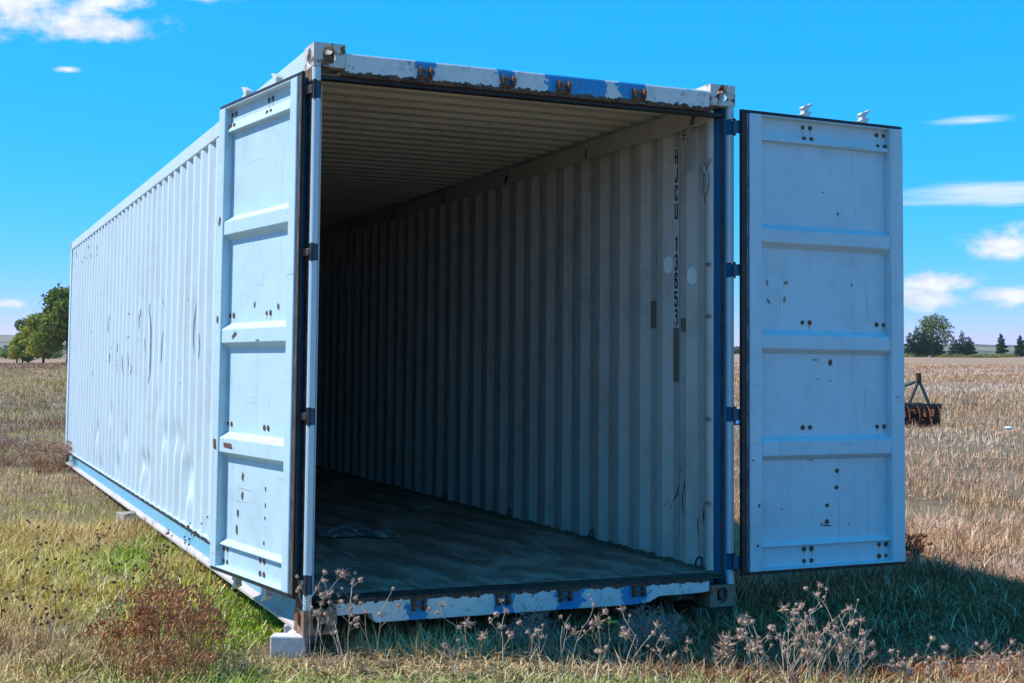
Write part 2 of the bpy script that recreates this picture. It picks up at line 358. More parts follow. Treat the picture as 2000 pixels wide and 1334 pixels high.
def sheet(ys, zs, fx_out, fx_in, name, mats):
    mb = MB(); nz = len(zs); ny = len(ys)
    for fn, mi in ((fx_out, 0), (fx_in, 1)):
        mb.mi = mi
        vs = [(fn(y, z), y, z) for y in ys for z in zs]
        mb.add(vs, [(i * nz + j, (i + 1) * nz + j, (i + 1) * nz + j + 1, i * nz + j + 1) for i in range(ny - 1) for j in range(nz - 1)])
    n = ny * nz; e = []
    for i in range(ny - 1):
        for j in (0, nz - 1): e.append((i * nz + j, (i + 1) * nz + j, n + (i + 1) * nz + j, n + i * nz + j))
    for j in range(nz - 1):
        for i in (0, ny - 1): e.append((i * nz + j, i * nz + j + 1, n + i * nz + j + 1, n + i * nz + j))
    mb.mi = 0; mb.f += e; mb.m += [0] * len(e)
    return mb.build(name, mats, CT)
ysl = breaks(Y0L, 0.15, 12.04)
ysl2 = []
for a, b_ in zip(ysl, ysl[1:]): ysl2 += [a, (a + b_) / 2] if a < 9 else [a]
ysl2.append(ysl[-1])
zsl = list(np.linspace(0.16, 1.1, 34)) + list(np.linspace(1.2, 2.79, 9))
sheet(ysl2, zsl, wall_x_left, lambda y, z: wall_x_left(y, z) + 0.003, 'side_wall', ['wall_paint', 'inside_dimmed_paint'])
ysr = breaks(Y0R, 0.20, 12.04)
sheet(ysr, [0.14, 1.0, 2.0, 2.80], lambda y, z: wall_x_right(y) + 0.003, lambda y, z: wall_x_right(y), 'side_wall', ['wall_paint', 'inside_paint'])
# wall foot lip over the bottom rail, left outside
MB().box(0.001, 0.045, 0.16, 12.03, 0.170, 0.178).build('wall_lip', 'white_paint', CT)
# blind end wall
xs_e = breaks(0.03, 0.07, 2.37)
mb = MB(); nz = 2
vs = [(x, 12.12 + corr(x, 0.03) * 0.04 + d, z) for d in (0, 0.004) for x in xs_e for z in (0.14, 2.80)]
n = len(xs_e) * 2; mb.add(vs, [(i * 2, i * 2 + 2, i * 2 + 3, i * 2 + 1) for i in range(len(xs_e) - 1)] + [(n + i * 2, n + i * 2 + 1, n + i * 2 + 3, n + i * 2 + 2) for i in range(len(xs_e) - 1)])
mb.build('end_wall', 'inside_dimmed_paint', CT, recalc=False)
# roof: corrugations run across
mb = MB(); RP = 0.207; ys = []
y = 0.10
while y < 12.1:
    ys += [(y, 2.846), (y + 0.080, 2.846), (y + 0.105, 2.882), (y + 0.176, 2.882)]; y += RP
ys = [(a, z) for a, z in ys if a < 12.12]
for d, mi in ((0.0, 1), (0.003, 0)):
    mb.mi = mi; nn = len(ys)
    mb.add([(x, a, z + d) for x in (0.05, 2.388) for a, z in ys], [(i, i + 1, nn + i + 1, nn + i) for i in range(nn - 1)])
mb.build('roof', ['white_paint', 'roof_inside_paint'], CT)
# rails
for x0, x1, inx in ((0.0, 0.062, 0.062), (2.376, 2.438, 2.376)):
    MB().box(x0, x1, 0.170, 12.02, 2.790, 2.888).build('top_rail', 'white_paint', CT, bev=0.006)
MB().box(2.352, 2.376, 0.16, 12.02, 2.712, 2.826).build('rail_liner', 'inside_paint', CT, bev=0.004)
MB().box(0.062, 0.086, 0.16, 12.02, 2.712, 2.826).build('rail_liner', 'inside_paint', CT, bev=0.004)
paint('rail_flange_paint', (0.55, 0.50, 0.50), dirt=(0.25, 0.14, 0.10), dirt_amt=0.9, rust_th=0.58)
def bottom_rail(sx, x_web, x_out):
    pr = [(x_web, 0.165), (x_web, 0.03), (x_out, 0.012), (x_out, 0.0), (x_web + sx * 0.05, 0.0), (x_web + sx * 0.05, 0.165)]
    br = MB().extrude(pr, lambda p, q, t_: (p, t_, q), 0.17, 12.02).build('bottom_rail', 'rail_blue', CT, bev=0.003)
    x2 = x_web - sx * 0.003; MB().box(min(x2, x_web - sx * .0004), max(x2, x_web - sx * .0004), 0.18, 12.01, 0.120, 0.166).build('rail_shade_strip', 'shade_grey', br)  # grey strip that paints the shadow under the wall lip onto the rail
    fl = [(x_web - sx * .002, 0.034), (x_web - sx * .004, 0.030), (x_out - sx * .003, 0.013), (x_out - sx * .003, -0.002), (x_out, -0.002), (x_out, 0.0115), (x_web - sx * .0006, 0.0295)]
    MB().extrude(fl, lambda p, q, t_: (p, t_, q), 0.18, 12.01).build('rail_flange', 'rail_flange_paint', br)
bottom_rail(1, 0.040, 0.004); bottom_rail(-1, 2.398, 2.434)
# corner castings: hollow steel blocks with oval holes
def casting(x0, x1, y0, y1, z0, z1, sx, sy, sz, name):
    mb = MB()
    def face(o_, a, b_, n_, hole):
        o_, a, b_, n_ = map(Vector, (o_, a, b_, n_)); N = 24
        la, lb = a.length, b_.length; an, bn = a.normalized(), b_.normalized()
        if hole is None: mb.add([o_, o_ + a, o_ + a + b_, o_ + b_], [(0, 1, 2, 3)]); return
        ra, rb = hole; outer = []; ell = []
        for k in range(N):
            th = 2 * math.pi * (k + 0.5) / N; cx, sy_ = math.cos(th), math.sin(th)
            s_ = min(la / 2 / max(abs(cx), 1e-6), lb / 2 / max(abs(sy_), 1e-6)); outer.append((cx * s_, sy_ * s_))
            ell.append((math.copysign(abs(cx) ** 0.8, cx) * ra, math.copysign(abs(sy_) ** 0.8, sy_) * rb))
        cs = [max(range(N), key=lambda k: outer[k][0] * qx * 1e0 + outer[k][1] * qy) for qx, qy in ((1, 1), (-1, 1), (-1, -1), (1, -1))]
        for ci, (qx, qy) in zip(cs, ((1, 1), (-1, 1), (-1, -1), (1, -1))): outer[ci] = (qx * la / 2, qy * lb / 2)
        cen = o_ + a / 2 + b_ / 2
        P = lambda q_, d=0.0: cen + an * q_[0] + bn * q_[1] - n_ * d
        vs = [P(q_) for q_ in outer] + [P(q_) for q_ in ell] + [P(q_, 0.03) for q_ in ell]
        fs = []
        for k in range(N):
            k2 = (k + 1) % N; fs += [(k, k2, N + k2, N + k), (N + k, N + k2, 2 * N + k2, 2 * N + k)]
        mb.add(vs, fs)
    dx, dy, dz = x1 - x0, y1 - y0, z1 - z0
    face((x0, y0, z0), (dx, 0, 0), (0, 0, dz), (0, -1, 0), (0.033, 0.042) if sy < 0 else None)
    face((x0, y1, z0), (dx, 0, 0), (0, 0, dz), (0, 1, 0), (0.033, 0.042) if sy > 0 else None)
    face((x0, y0, z0), (0, dy, 0), (0, 0, dz), (-1, 0, 0), (0.030, 0.040) if sx < 0 else None)
    face((x1, y0, z0), (0, dy, 0), (0, 0, dz), (1, 0, 0), (0.030, 0.040) if sx > 0 else None)
    face((x0, y0, z0), (dx, 0, 0), (0, dy, 0), (0, 0, -1), (0.032, 0.062) if sz < 0 else None)
    face((x0, y0, z1), (dx, 0, 0), (0, dy, 0), (0, 0, 1), (0.032, 0.062) if sz > 0 else None)
    bm = bmesh.new(); me = mb.mesh('corner_casting', [name], recalc=False)
    bm.from_mesh(me); bmesh.ops.remove_doubles(bm, verts=bm.verts, dist=1e-5); bmesh.ops.recalc_face_normals(bm, faces=bm.faces); bm.to_mesh(me); bm.free()
    ob = inst(me, 'corner_casting', CT)
    md = ob.modifiers.new('bevel', 'BEVEL'); md.width = 0.008; md.segments = 3; md.limit_method = 'ANGLE'; md.angle_limit = R(60)
    return ob
paint('casting_paint', (0.60, 0.56, 0.52), dirt=(0.20, 0.09, 0.045), dirt_amt=1.0, rust_th=0.53, bumps=0.3)
paint('casting_rust', (0.24, 0.17, 0.13), dirt=(0.06, 0.03, 0.02), dirt_amt=0.9, rust_th=0.50, bumps=0.4)
for sx in (-1, 1):
    for sy in (-1, 1):
        for sz in (-1, 1):
            x0 = 0 if sx < 0 else CW_ - 0.162; y0 = 0 if sy < 0 else CL - 0.178; z0 = 0 if sz < 0 else CH - 0.118
            casting(x0, x0 + 0.162, y0, y0 + 0.178, z0, z0 + 0.118, sx, sy, sz, 'casting_paint' if sz > 0 else 'casting_rust')
# header and sill
HX0, HX1 = 0.164, CW_ - 0.164
MB().extrude([(0.004, 2.742), (0.004, 2.846), (0.012, 2.857), (0.10, 2.857), (0.10, 2.742)], lambda p, q, t_: (t_, p, q), HX0, HX1).build('header', 'header_paint', CT, bev=0.003)
MB().box(0.05, CW_ - 0.05, 0.030, 0.092, 2.722, 2.7415).build('header_gasket', 'rubber', CT)
mb = MB()   # crust of mud and rust flakes along the header's lower lip
for i in range(260):
    x = HX0 + (HX1 - HX0) * random.random(); h = random.uniform(0.004, 0.016); w = random.uniform(0.006, 0.022)
    z = 2.744 + random.random() ** 2 * 0.016; d = random.uniform(0.002, 0.007)
    mb.add([(x - w, 0.0045, z - h / 2), (x + w, 0.0045, z - h / 2), (x + w * .4, 0.0045, z + h), (x - w * .3, 0.0045, z + h * .8), (x, 0.004 - d, z)], [(0, 1, 4), (1, 2, 4), (2, 3, 4), (3, 0, 4)])
cr_ = mb.build('rust_crust', 'rust', CT); cr_['kind'] = 'stuff'
sill_pr = [(HX0, 0.155), (HX1, 0.155), (HX1, 0.088), (2.22, 0.082), (1.96, 0.078), (1.90, 0.050), (1.80, 0.042), (0.37, 0.040), (0.352, 0.05), (0.345, 0.086), (HX0, 0.086)]
MB().extrude(sill_pr, lambda p, q, t_: (p, t_, q), 0.004, 0.09).build('door_sill', 'sill_paint', CT, bev=0.004)
MB().extrude([(0.0, 0.1555), (0.0, 0.163), (0.10, 0.168), (0.135, 0.168), (0.135, 0.1555)], lambda p, q, t_: (t_, p, q), 0.06, CW_ - 0.06).build('threshold_plate', 'dark_steel', CT)
# cross members under the floor
for k in range(14):
    y = 0.5 + k * 0.83
    MB().box(0.09, CW_ - 0.09, y, y + 0.045, 0.03, 0.138).build('cross_member', 'dark_steel', CT)
# floor sheets, each a plywood panel
fl0 = MB().box(0, 1, 0, 1, 0, 1).mesh('floor_panel', ['floor_wood'])
xsp = [0.066, 0.646, 1.214, 1.222, 1.850, 2.372]
cols = [(0.068, 0.642), (0.652, 1.234), (1.244, 1.850), (1.860, 2.370)]
for ci, (a, b_) in enumerate(cols):
    y = 0.138
    first = (1.1, 2.3, 0.9, 1.9)[ci]
    while y < 12.1:
        y2 = min(12.1, y + (first if y < 0.2 else 2.38)); 
        inst(fl0, 'floor_panel', CT, (a, y + 0.002, 0.1405), (0, 0, 0), (b_ - a, y2 - y - 0.004, 0.026 + random.uniform(-.0012, .0012))); y = y2
# corner posts at the door end, with hinge lugs
LUGZ = [(0.195, 0.285), (1.011, 1.092), (1.815, 1.896), (2.618, 2.706)]
def post(sx):
    X = lambda d: d if sx < 0 else CW_ - d          # d = distance in from the outer side
    nm = 'corner_post'
    mb = MB(); mb.extrude([(0.004, 0.034), (0.0405, 0.034), (0.067, 0.100), (0.067, 0.125), (0.058, 0.138), (0.004, 0.165)], lambda p, q, t_: (X(p), q, t_), 0.12, 2.776)
    pb = mb.build(nm, 'blue_paint', CT, bev=0.004)
    segs = [(0.119, LUGZ[0][0])] + [(LUGZ[i][1], LUGZ[i + 1][0]) for i in range(3)] + [(LUGZ[3][1], 2.777)]
    for a, b_ in segs:
        MB().extrude([(0.001, 0.012), (0.010, 0.001), (0.034, 0.0), (0.0405, 0.006), (0.0405, 0.0335), (0.001, 0.0335)], lambda p, q, t_: (X(p), q, t_), a, b_).build('post_cover', 'white_paint', pb, bev=0.003)
    for a, b_ in LUGZ:
        MB().extrude([(0.006, 0.014), (0.030, 0.008), (0.036, 0.0335), (0.006, 0.0335)], lambda p, q, t_: (X(p), q, t_), a + 0.006, b_ - 0.006).build('hinge_lug', 'blue_paint', pb, bev=0.003)
    MB().box(min(X(0.0005), X(0.0036)), max(X(0.0005), X(0.0036)), 0.0345, 0.160, 0.121, 2.775).build('side_plate', 'side_rust', pb)
    # door seal track on the inner face
    MB().extrude([(0.046, 0.046), (0.052, 0.048), (0.056, 0.060), (0.050, 0.058)], lambda p, q, t_: (X(p), q, t_), 0.17, 2.72).build('seal_track', 'dark_steel', pb)
    return pb
post(-1); post(1)
for sx in (-1, 1):
    X = lambda d: d if sx < 0 else CW_ - d
    MB().extrude([(0.002, CL - 0.16), (0.03, CL - 0.16), (0.07, CL - 0.06), (0.07, CL - 0.003), (0.002, CL - 0.003)], lambda p, q, t_: (X(p), q, t_), 0.119, 2.777).build('corner_post', 'wall_paint', CT, bev=0.003)
# rounded edge strip where the right wall meets the post (inside)
for sx in (-1, 1):
    X = lambda d: d if sx < 0 else CW_ - d
    arc = [(0.040, 0.115), (0.066, 0.118), (0.082, 0.132), (0.088, 0.152), (0.084, 0.172), (0.070, 0.188), (0.052, 0.205), (0.040, 0.21)]
    MB().extrude(arc, lambda p, q, t_: (X(p), q, t_), 0.165, 2.755).build('edge_strip', 'inside_paint', CT, smooth=False)
# lashing rings and lugs on the edge strip
ring_pts = [(0.0, 0.018 * math.sin(a), 0.026 * math.cos(a)) for a in np.linspace(0, 2 * math.pi, 17)]
ring_me = MB().tube(ring_pts, 0.0045, 6, False).mesh('lashing_ring', ['dark_steel'])
for y in (0.31, 1.69, 3.06, 4.425, 5.8, 7.17, 8.55, 9.9): inst(ring_me, 'lashing_ring', CT, (2.346, y, 2.745), (0.25, 0.12, random.uniform(-.5, .5)))
for y in (0.28, 1.63, 3.0, 4.36): inst(ring_me, 'lashing_ring', CT, (2.374, y, 0.20), (0.1, 0.3, 0.4), 1.25)
lug_me = MB().extrude([(0, -0.012), (0.016, -0.006), (0.018, 0.006), (0, 0.010)], lambda p, q, t_: (-p, t_, q), -0.016, 0.016).mesh('lashing_lug', ['worn_strip'])
for z in (1.895, 1.60, 1.02, 0.55): inst(lug_me, 'lashing_lug', CT, (2.354, 0.135, z))
# cam keepers on header and sill
def keeper():
    mb = MB()
    for s_ in (-1, 1): mb.extrude([(0, -0.034), (-0.030, -0.024), (-0.034, 0.012), (-0.020, 0.028), (0, 0.032)], lambda p, q, t_: (t_, p, q), s_ * 0.028 - 0.007, s_ * 0.028 + 0.007)
    mb.box(-0.04, 0.04, -0.010, 0.0, -0.036, -0.020); mb.tube([(-0.04, -0.018, 0.004), (0.04, -0.018, 0.004)], 0.006, 8)
    return mb.mesh('cam_keeper', ['rust'])
kme = keeper()
for x in (0.582, 1.04, 1.363, 1.819): inst(kme, 'cam_keeper', CT, (x, 0.004, 2.797))
for x in (0.584, 1.040, 1.392, 1.827): inst(kme, 'cam_keeper', CT, (x, 0.004, 0.115), (0, math.pi, 0))

# ---- doors
bolt_me = MB().extrude([(0.0145 * math.cos(a), 0.0145 * math.sin(a)) for a in np.linspace(0, 2 * math.pi, 9)[:-1]], lambda p, q, t_: (p, q, t_ if t_ == 0 else t_), -0.002, 0.004).mesh('bolt', ['bolt_rust'])
def cam_mesh():
    pr = [(-0.016, 0), (-0.016, 0.020), (-0.030, 0.026), (-0.016, 0.034), (-0.018, 0.058), (-0.028, 0.062), (-0.012, 0.076), (0.018, 0.084), (0.044, 0.096), (0.046, 0.090), (0.026, 0.070), (0.016, 0.060), (0.014, 0.036), (0.034, 0.046), (0.036, 0.038), (0.020, 0.016), (0.014, 0)]
    return MB().extrude(pr, lambda p, q, t_: (p, q, t_), -0.018, 0.018)
cam_me = cam_mesh().mesh('locking_cam', ['steel_white'])
Z0, Z1 = 0.190, 2.736
PROF = [(2.736, -0.012), (2.736, 0.050), (2.729, 0.050), (2.724, 0.010), (2.655, 0.010), (2.602, 0.032), (2.596, 0.032), (2.591, 0.0)]
for a, b_, c_, d_ in ((2.123, 2.092, 2.020, 1.988), (1.527, 1.495, 1.421, 1.392), (0.930, 0.899, 0.822, 0.794)): PROF += [(a, 0), (b_, 0.042), (c_, 0.042), (d_, 0)]
PROF += [(0.345, 0.0), (0.322, 0.030), (0.315, 0.030), (0.312, 0.008), (0.202, 0.008), (0.198, 0.050), (0.190, 0.050), (0.190, -0.012)]
def door(origin, ang, width, mirror, bolts, chips, label):
    u = Vector((math.cos(ang), math.sin(ang), 0)); n_ = Vector((math.sin(ang), -math.cos(ang), 0)) * (-1 if mirror else 1)
    o_ = Vector(origin) - n_ * 0.05
    P = lambda a, z, w: tuple(o_ + u * a + n_ * w + Vector((0, 0, z)))
    st0, st1 = 0.088, 0.098
    leaf = MB().extrude(PROF, lambda z, w, t_: P(t_, z, w), st0, width - st1).build('door', 'door_paint', CT, bev=0.004, label=label)
    for a, b_ in ((0.0, st0), (width - st1, width)):
        MB().extrude([(a, -0.012), (b_, -0.012), (b_, 0.044), (b_ - 0.006, 0.05), (a + 0.006, 0.05), (a, 0.044)], lambda p, q, t_: P(p, t_, q), Z0 - 0.001, Z1 + 0.001).build('stile', 'door_paint', leaf, bev=0.004)
    MB().extrude([(-0.006, -0.012), (0.0, -0.012), (0.0, 0.046), (-0.006, 0.046)], lambda p, q, t_: P(p, t_, q), Z0, Z1).build('edge_strip', 'blue_paint', leaf)
    g = MB()
    for a, b_, w0, w1 in ((-0.056, -0.0065, 0.030, 0.040), (-0.052, -0.040, 0.0405, 0.047), (-0.028, -0.016, 0.0405, 0.046)):
        g.extrude([(a, w0), (b_, w0), (b_, w1), (a, w1)], lambda p, q, t_: P(p, t_, q), Z0 - 0.018, Z1 + 0.018)
    for z0, z1 in ((Z1 + 0.0015, Z1 + 0.018), (Z0 - 0.018, Z0 - 0.0015)):
        g.extrude([(-0.0064, z0), (width - 0.02, z0), (width + 0.002, (z0 + z1) / 2), (width - 0.02, z1), (-0.0064, z1)], lambda p, q, t_: P(p, q, t_), 0.014, 0.046)
    g.build('gasket', 'rubber', leaf)
    MB().extrude([(-0.014, 0.0405), (-0.008, 0.0405), (-0.008, 0.044), (-0.014, 0.044)], lambda p, q, t_: P(p, t_, q), Z0, Z1).build('seal_strip', 'worn_strip', leaf)
    MB().extrude([(-0.0395, 0.0405), (-0.0285 if not mirror else -0.0285, 0.0405), (-0.0285, 0.0465), (-0.0395, 0.0465)], lambda p, q, t_: P(p, t_, q), Z0, Z1).build('seal_strip', 'side_rust' if mirror else 'rubber', leaf)
    basis = Matrix((u, Vector((0, 0, 1)), n_)).transposed().to_4x4()
    def put(me, nm, a, z, w, sc=1.0, flip=False, rz=0.0, mt=None):
        ob = bpy.data.objects.new(nm, me); COL.objects.link(ob); ob.parent = leaf
        mm = Matrix.Translation(P(a, z, w)) @ basis
        if flip: mm = mm @ Matrix.Diagonal((1, -1, 1, 1))
        ob.matrix_local = mm @ Matrix.Rotation(rz, 4, 'Z') @ Matrix.Scale(sc, 4)
        return ob
    for a, z, w in bolts:
        put(bolt_me, 'bolt', a, z, w, random.uniform(0.8, 1.1), rz=random.random())
        if random.random() < 0.55 and abs(z - 2.628) > .01:
            l = random.uniform(.02, .045); q = random.uniform(.004, .009); put(MB().extrude([(-q, 0.004), (q * .9, 0.0), (q * .35, -l), (-q * .2, -l * .9)], lambda p, q_, t_: (p, q_, t_), 0.0003, 0.0012).mesh('rust_stain', ['stain']), 'rust_stain', a + random.uniform(-.003, .003), z - 0.010, w)
    for a, z, w, l, h, rz in chips:
        MBc = MB(); MBc.extrude([(-l / 2, -h / 2), (l / 2 * .8, -h / 2 * .7), (l / 2, h / 2), (-l / 2 * .7, h / 2 * .9)], lambda p, q, t_: (p, q, t_), 0.0005, 0.0022)
        put(MBc.mesh('paint_chip', ['old_tape' if (not mirror and 1.65 < z < 1.82) else 'bolt_rust' if h > 0.02 else 'scuff']), 'paint_chip', a, z, w, rz=rz)
    for a in (0.45, 0.877):
        put(cam_me, 'locking_cam', a, Z1 + 0.018, -0.035)
        if mirror: put(cam_me, 'locking_cam', a, Z0 - 0.018, -0.035, flip=True)
        MB().tube([P(a, Z0 - 0.02, -0.035), P(a, Z1 + 0.02, -0.035)], 0.0165, 10).build('locking_rod', 'steel_white', leaf)
        for z in (0.35, 1.0, 1.9, 2.6): MB().extrude([(a - 0.045, z - 0.03), (a + 0.045, z - 0.03), (a + 0.045, z + 0.03), (a - 0.045, z + 0.03)], lambda p, q, t_: P(p, q, t_), -0.058, -0.0122).build('rod_bracket', 'steel_white', leaf, bev=0.006)
        MB().extrude([(a, 1.20), (a + 0.30, 1.195), (a + 0.30, 1.225), (a, 1.24)], lambda p, q, t_: P(p, q, t_), -0.075, -0.060).build('lock_handle', 'steel_white', leaf, bev=0.003)
    MB().extrude([(width - 0.05, 1.412), (width + 0.028, 1.412), (width + 0.030, 1.490), (width - 0.05, 1.494)], lambda p, q, t_: P(p, q, t_), -0.10, -0.0125).build('lock_box', 'rail_blue', leaf, bev=0.006)
    return leaf, P
def bolts_for(width):
    L = []
    for a in (0.40, 0.452, width - 0.17, width - 0.118):
        L += [(a, 2.695, 0.010), (a, 2.628, 0.021), (a, 1.572, 0.0), (a, 0.975, 0.0), (a, 0.292, 0.008), (a, 0.225, 0.008)]
    return L
RW = 1.113
rdir = R(2.65)
ro = Vector((2.433, -0.0712, 0)) + Vector((math.cos(rdir), math.sin(rdir), 0)) * 0.056
chips_r = [(0.155, 1.79, 0, .014, .032, .2), (0.285, 1.795, 0, .034, .02, .1), (0.275, 1.70, 0, .016, .034, .1), (0.165, 1.685, 0, .016, .034, .9), (0.60, 1.345, 0, .03, .034, .4),
           (0.49, 1.36, 0, .04, .006, -.05), (0.50, 1.25, 0, .02, .005, 0), (0.60, 1.24, 0, .014, .005, 0), (0.57, 0.415, 0, .07, .007, -.1), (0.53, 0.425, 0, .006, .024, 0), (0.02, 0.80, 0.05, .02, .006, 0), (0.06, 0.55, 0.05, .012, .02, .3), (0.05, 0.33, 0.05, .014, .014, 0),
           (0.55, 2.33, 0, .008, .008, 0), (0.66, 2.21, 0, .01, .02, .2), (0.76, 1.8, 0, .016, .016, .5), (0.45, 0.79, 0, .05, .004, -.2), (0.25, 0.52, 0, .01, .008, 0), (0.73, 0.42, 0, .008, .008, .2), (RW - .045, 2.36, 0.05, .012, .005, 0), (RW - .06, 1.15, .05, .02, .005, 0)]
bl_r = bolts_for(RW) + [(0.645, 0.725, 0), (0.64, 0.630, 0), (0.572, 0.530, 0), (0.570, 0.437, 0)]
door((ro.x, ro.y, 0), rdir, RW, False, bl_r, chips_r, 'shaded right door swung fully open, inner face to the front')
LW = 1.09
chips_l = [(0.62, 1.62, 0, .02, .03, .5), (0.30, 1.60, 0, .03, .03, .3), (0.74, 0.70, 0, .03, .04, .4), (0.74, 0.60, 0, .03, .04, .4), (0.80, 0.50, 0, .03, .04, .2), (0.81, 0.41, 0, .03, .05, .1), (0.42, 0.66, 0, .014, .024, 0), (0.42, 0.575, 0, .014, .024, 0),
           (0.42, 0.51, 0, .014, .02, 0), (0.43, 0.38, 0, .014, .02, 0), (0.17, 0.66, 0, .012, .02, 0), (0.17, 0.56, 0, .012, .02, 0), (0.18, 0.50, 0, .012, .02, 0), (0.18, 0.36, 0, .012, .02, 0), (0.86, 0.86, 0.042, .14, .03, .0), (LW - .05, 0.86, 0.05, .05, .06, 0),
           (0.80, 1.46, 0.042, .07, .025, -.5), (LW - .05, 2.1, .05, .03, .05, .5), (0.09, 2.06, .042, .03, .006, .1), (0.47, 1.43, .042, .05, .006, 0), (LW - .05, 1.55, .05, .03, .04, .2)]
door((-0.0565, 0.0975, 0), R(99.2), LW, True, bolts_for(LW), chips_l, 'sunlit left door folded back along the side')
# hinge blades on the right and left
for a, b_ in LUGZ:
    MB().extrude([(2.418, -0.006), (2.436, -0.028), (2.486, -0.046), (2.486, -0.028), (2.446, -0.012), (2.432, 0.010)], lambda p, q, t_: (p, q, t_), a + 0.008, b_ - 0.008).build('hinge_blade', 'blue_paint', CT, bev=0.003)
    MB().extrude([(0.014, 0.004), (-0.004, 0.012), (-0.034, 0.060), (-0.030, 0.095), (-0.012, 0.095), (-0.010, 0.062), (0.010, 0.020)], lambda p, q, t_: (p, q, t_), a + 0.022, b_ - 0.022).build('hinge_blade', 'dark_steel', CT, bev=0.003)
    for x, y in ((2.428, -0.004), (0.009, 0.004)): MB().tube([(x, y, a - 0.004), (x, y, b_ + 0.004)], 0.0095, 10).build('hinge_pin', 'dark_steel', CT)

# ---- marks on the walls: printed strip, round stickers, tape, scuffs, scars of old lettering
def decal_right(y0, y1, z0, z1, nm, mt, eps=0.0025, shape=None, parent=CT):
    mb = MB(); ys = sorted(set([y0 + (y1 - y0) * k / 14 for k in range(15)] + [y for y in breaks(Y0R, y0, y1)]))
    for a, b_ in zip(ys, ys[1:]):
        za = (z0, z1) if shape is None else shape(a); zb = (z0, z1) if shape is None else shape(b_)
        mb.add([(wall_x_right(a) - eps, a, za[0]), (wall_x_right(b_) - eps, b_, zb[0]), (wall_x_right(b_) - eps, b_, zb[1]), (wall_x_right(a) - eps, a, za[1])], [(0, 1, 2, 3)])
    return mb.build(nm, mt, parent, recalc=False)
SY1 = Y0R + 2 * PER - SL * 0 - (PER - 2 * FL - SL)      # far edge of the outer flat that carries the strip
SY0 = SY1 - FL
st = decal_right(SY0 + 0.001, SY1 - 0.001, 1.60, 2.64, 'number_strip', 'sticker')
st['label'] = 'torn white number strip reading HJCU 1365 and half a 6'
mb = MB(); mb.add([(2.4185, SY1 - .001, 1.60), (2.4185, SY0 + .001, 1.60), (2.4185, SY0 + .001, 1.535), (2.4185, SY0 + .025, 1.55), (2.4185, SY1 - .03, 1.58)], [(0, 1, 2, 3, 4)]); mb.build('strip_end', 'sticker', st, recalc=False)
G = {'H': [[(0, 0), (0, 1)], [(1, 0), (1, 1)], [(0, .48), (1, .48)]], 'J': [[(1, 1), (1, .14), (.8, .03), (.5, 0), (.2, .03), (0, .14), (0, .3)]],
     'C': [[(1, .74), (1, .86), (.8, .97), (.5, 1), (.2, .97), (0, .86), (0, .14), (.2, .03), (.5, 0), (.8, .03), (1, .14), (1, .26)]],
     'U': [[(0, 1), (0, .14), (.2, .03), (.5, 0), (.8, .03), (1, .14), (1, 1)]], '1': [[(.3, .82), (.72, .99), (.72, 0)]],
     '3': [[(0, .80), (0, .88), (.2, .98), (.5, 1), (.8, .98), (1, .87), (1, .66), (.82, .55), (.45, .53), (.82, .49), (1, .38), (1, .13), (.8, .02), (.5, 0), (.2, .02), (0, .13), (0, .22)]],
     '6': [[(1, .76), (1, .87), (.8, .98), (.5, 1), (.2, .98), (0, .87), (0, .13), (.2, .02), (.5, 0), (.8, .02), (1, .13), (1, .42), (.8, .55), (.5, .58), (.15, .52)]],
     '5': [[(1, .97), (0, .97), (0, .55), (.5, .62), (.85, .58), (1, .46), (1, .13), (.8, .02), (.5, 0), (.2, .02), (0, .13), (0, .22)]],
     '6c': [[(1, .80), (1, .9), (.8, .99), (.5, 1), (.15, .97)], [(.25, .62), (.6, .64), (.9, .58), (1, .46), (1, .16), (.7, .03)]]}
def ribbon(mb, pts, w, place):
    P = [Vector((p[0], p[1])) for p in pts]
    for a, b_ in zip(P, P[1:]):
        d = b_ - a
        if d.length < 1e-6: continue
        d.normalize(); nn = Vector((-d.y, d.x)) * w / 2; e = d * w * 0.35
        mb.add([place(*(a - e + nn)), place(*(b_ + e + nn)), place(*(b_ + e - nn)), place(*(a - e - nn))], [(0, 1, 2, 3)])
z = 2.629
for ch in ['H', 'J', 'C', 'U', None, '1', '3', '6', '5', '6c']:
    if ch:
        mb = MB(); ht = 0.085; wd = 0.027; yl = SY1 - 0.022
        for pl in G[ch]: ribbon(mb, [(p[0] * wd, p[1] * ht) for p in pl], 0.0140, lambda a, b_: (2.4178, yl - a, z - 0.0915 + b_))
        mb.build('printed_character', 'ink', st, recalc=False)
    z -= 0.1103 if ch else 0.088
for zz in (2.715, 2.690, 2.665): decal_right(0.455, 0.485, zz - 0.008, zz + 0.006, 'small_stencil', 'scuff')
def disc(y, z, r):
    return decal_right(y - r * 0.62, y + r * 0.62, z, z, 'round_sticker', 'sticker', 0.003, lambda a: (z - r * math.sqrt(max(0, 1 - ((a - y) / (r * 0.62)) ** 2)), z + r * math.sqrt(max(0, 1 - ((a - y) / (r * 0.62)) ** 2))))
disc(0.680, 1.93, 0.050); disc(0.405, 1.845, 0.050)
decal_right(SY0 + .004, SY1 - .002, 1.225, 1.545, 'tape_residue', 'old_tape'); decal_right(0.855, 0.925, 1.55, 1.72, 'tape_residue', 'old_tape')
decal_right(0.44, 0.50, 1.52, 1.60, 'glue_stain', 'old_tape')
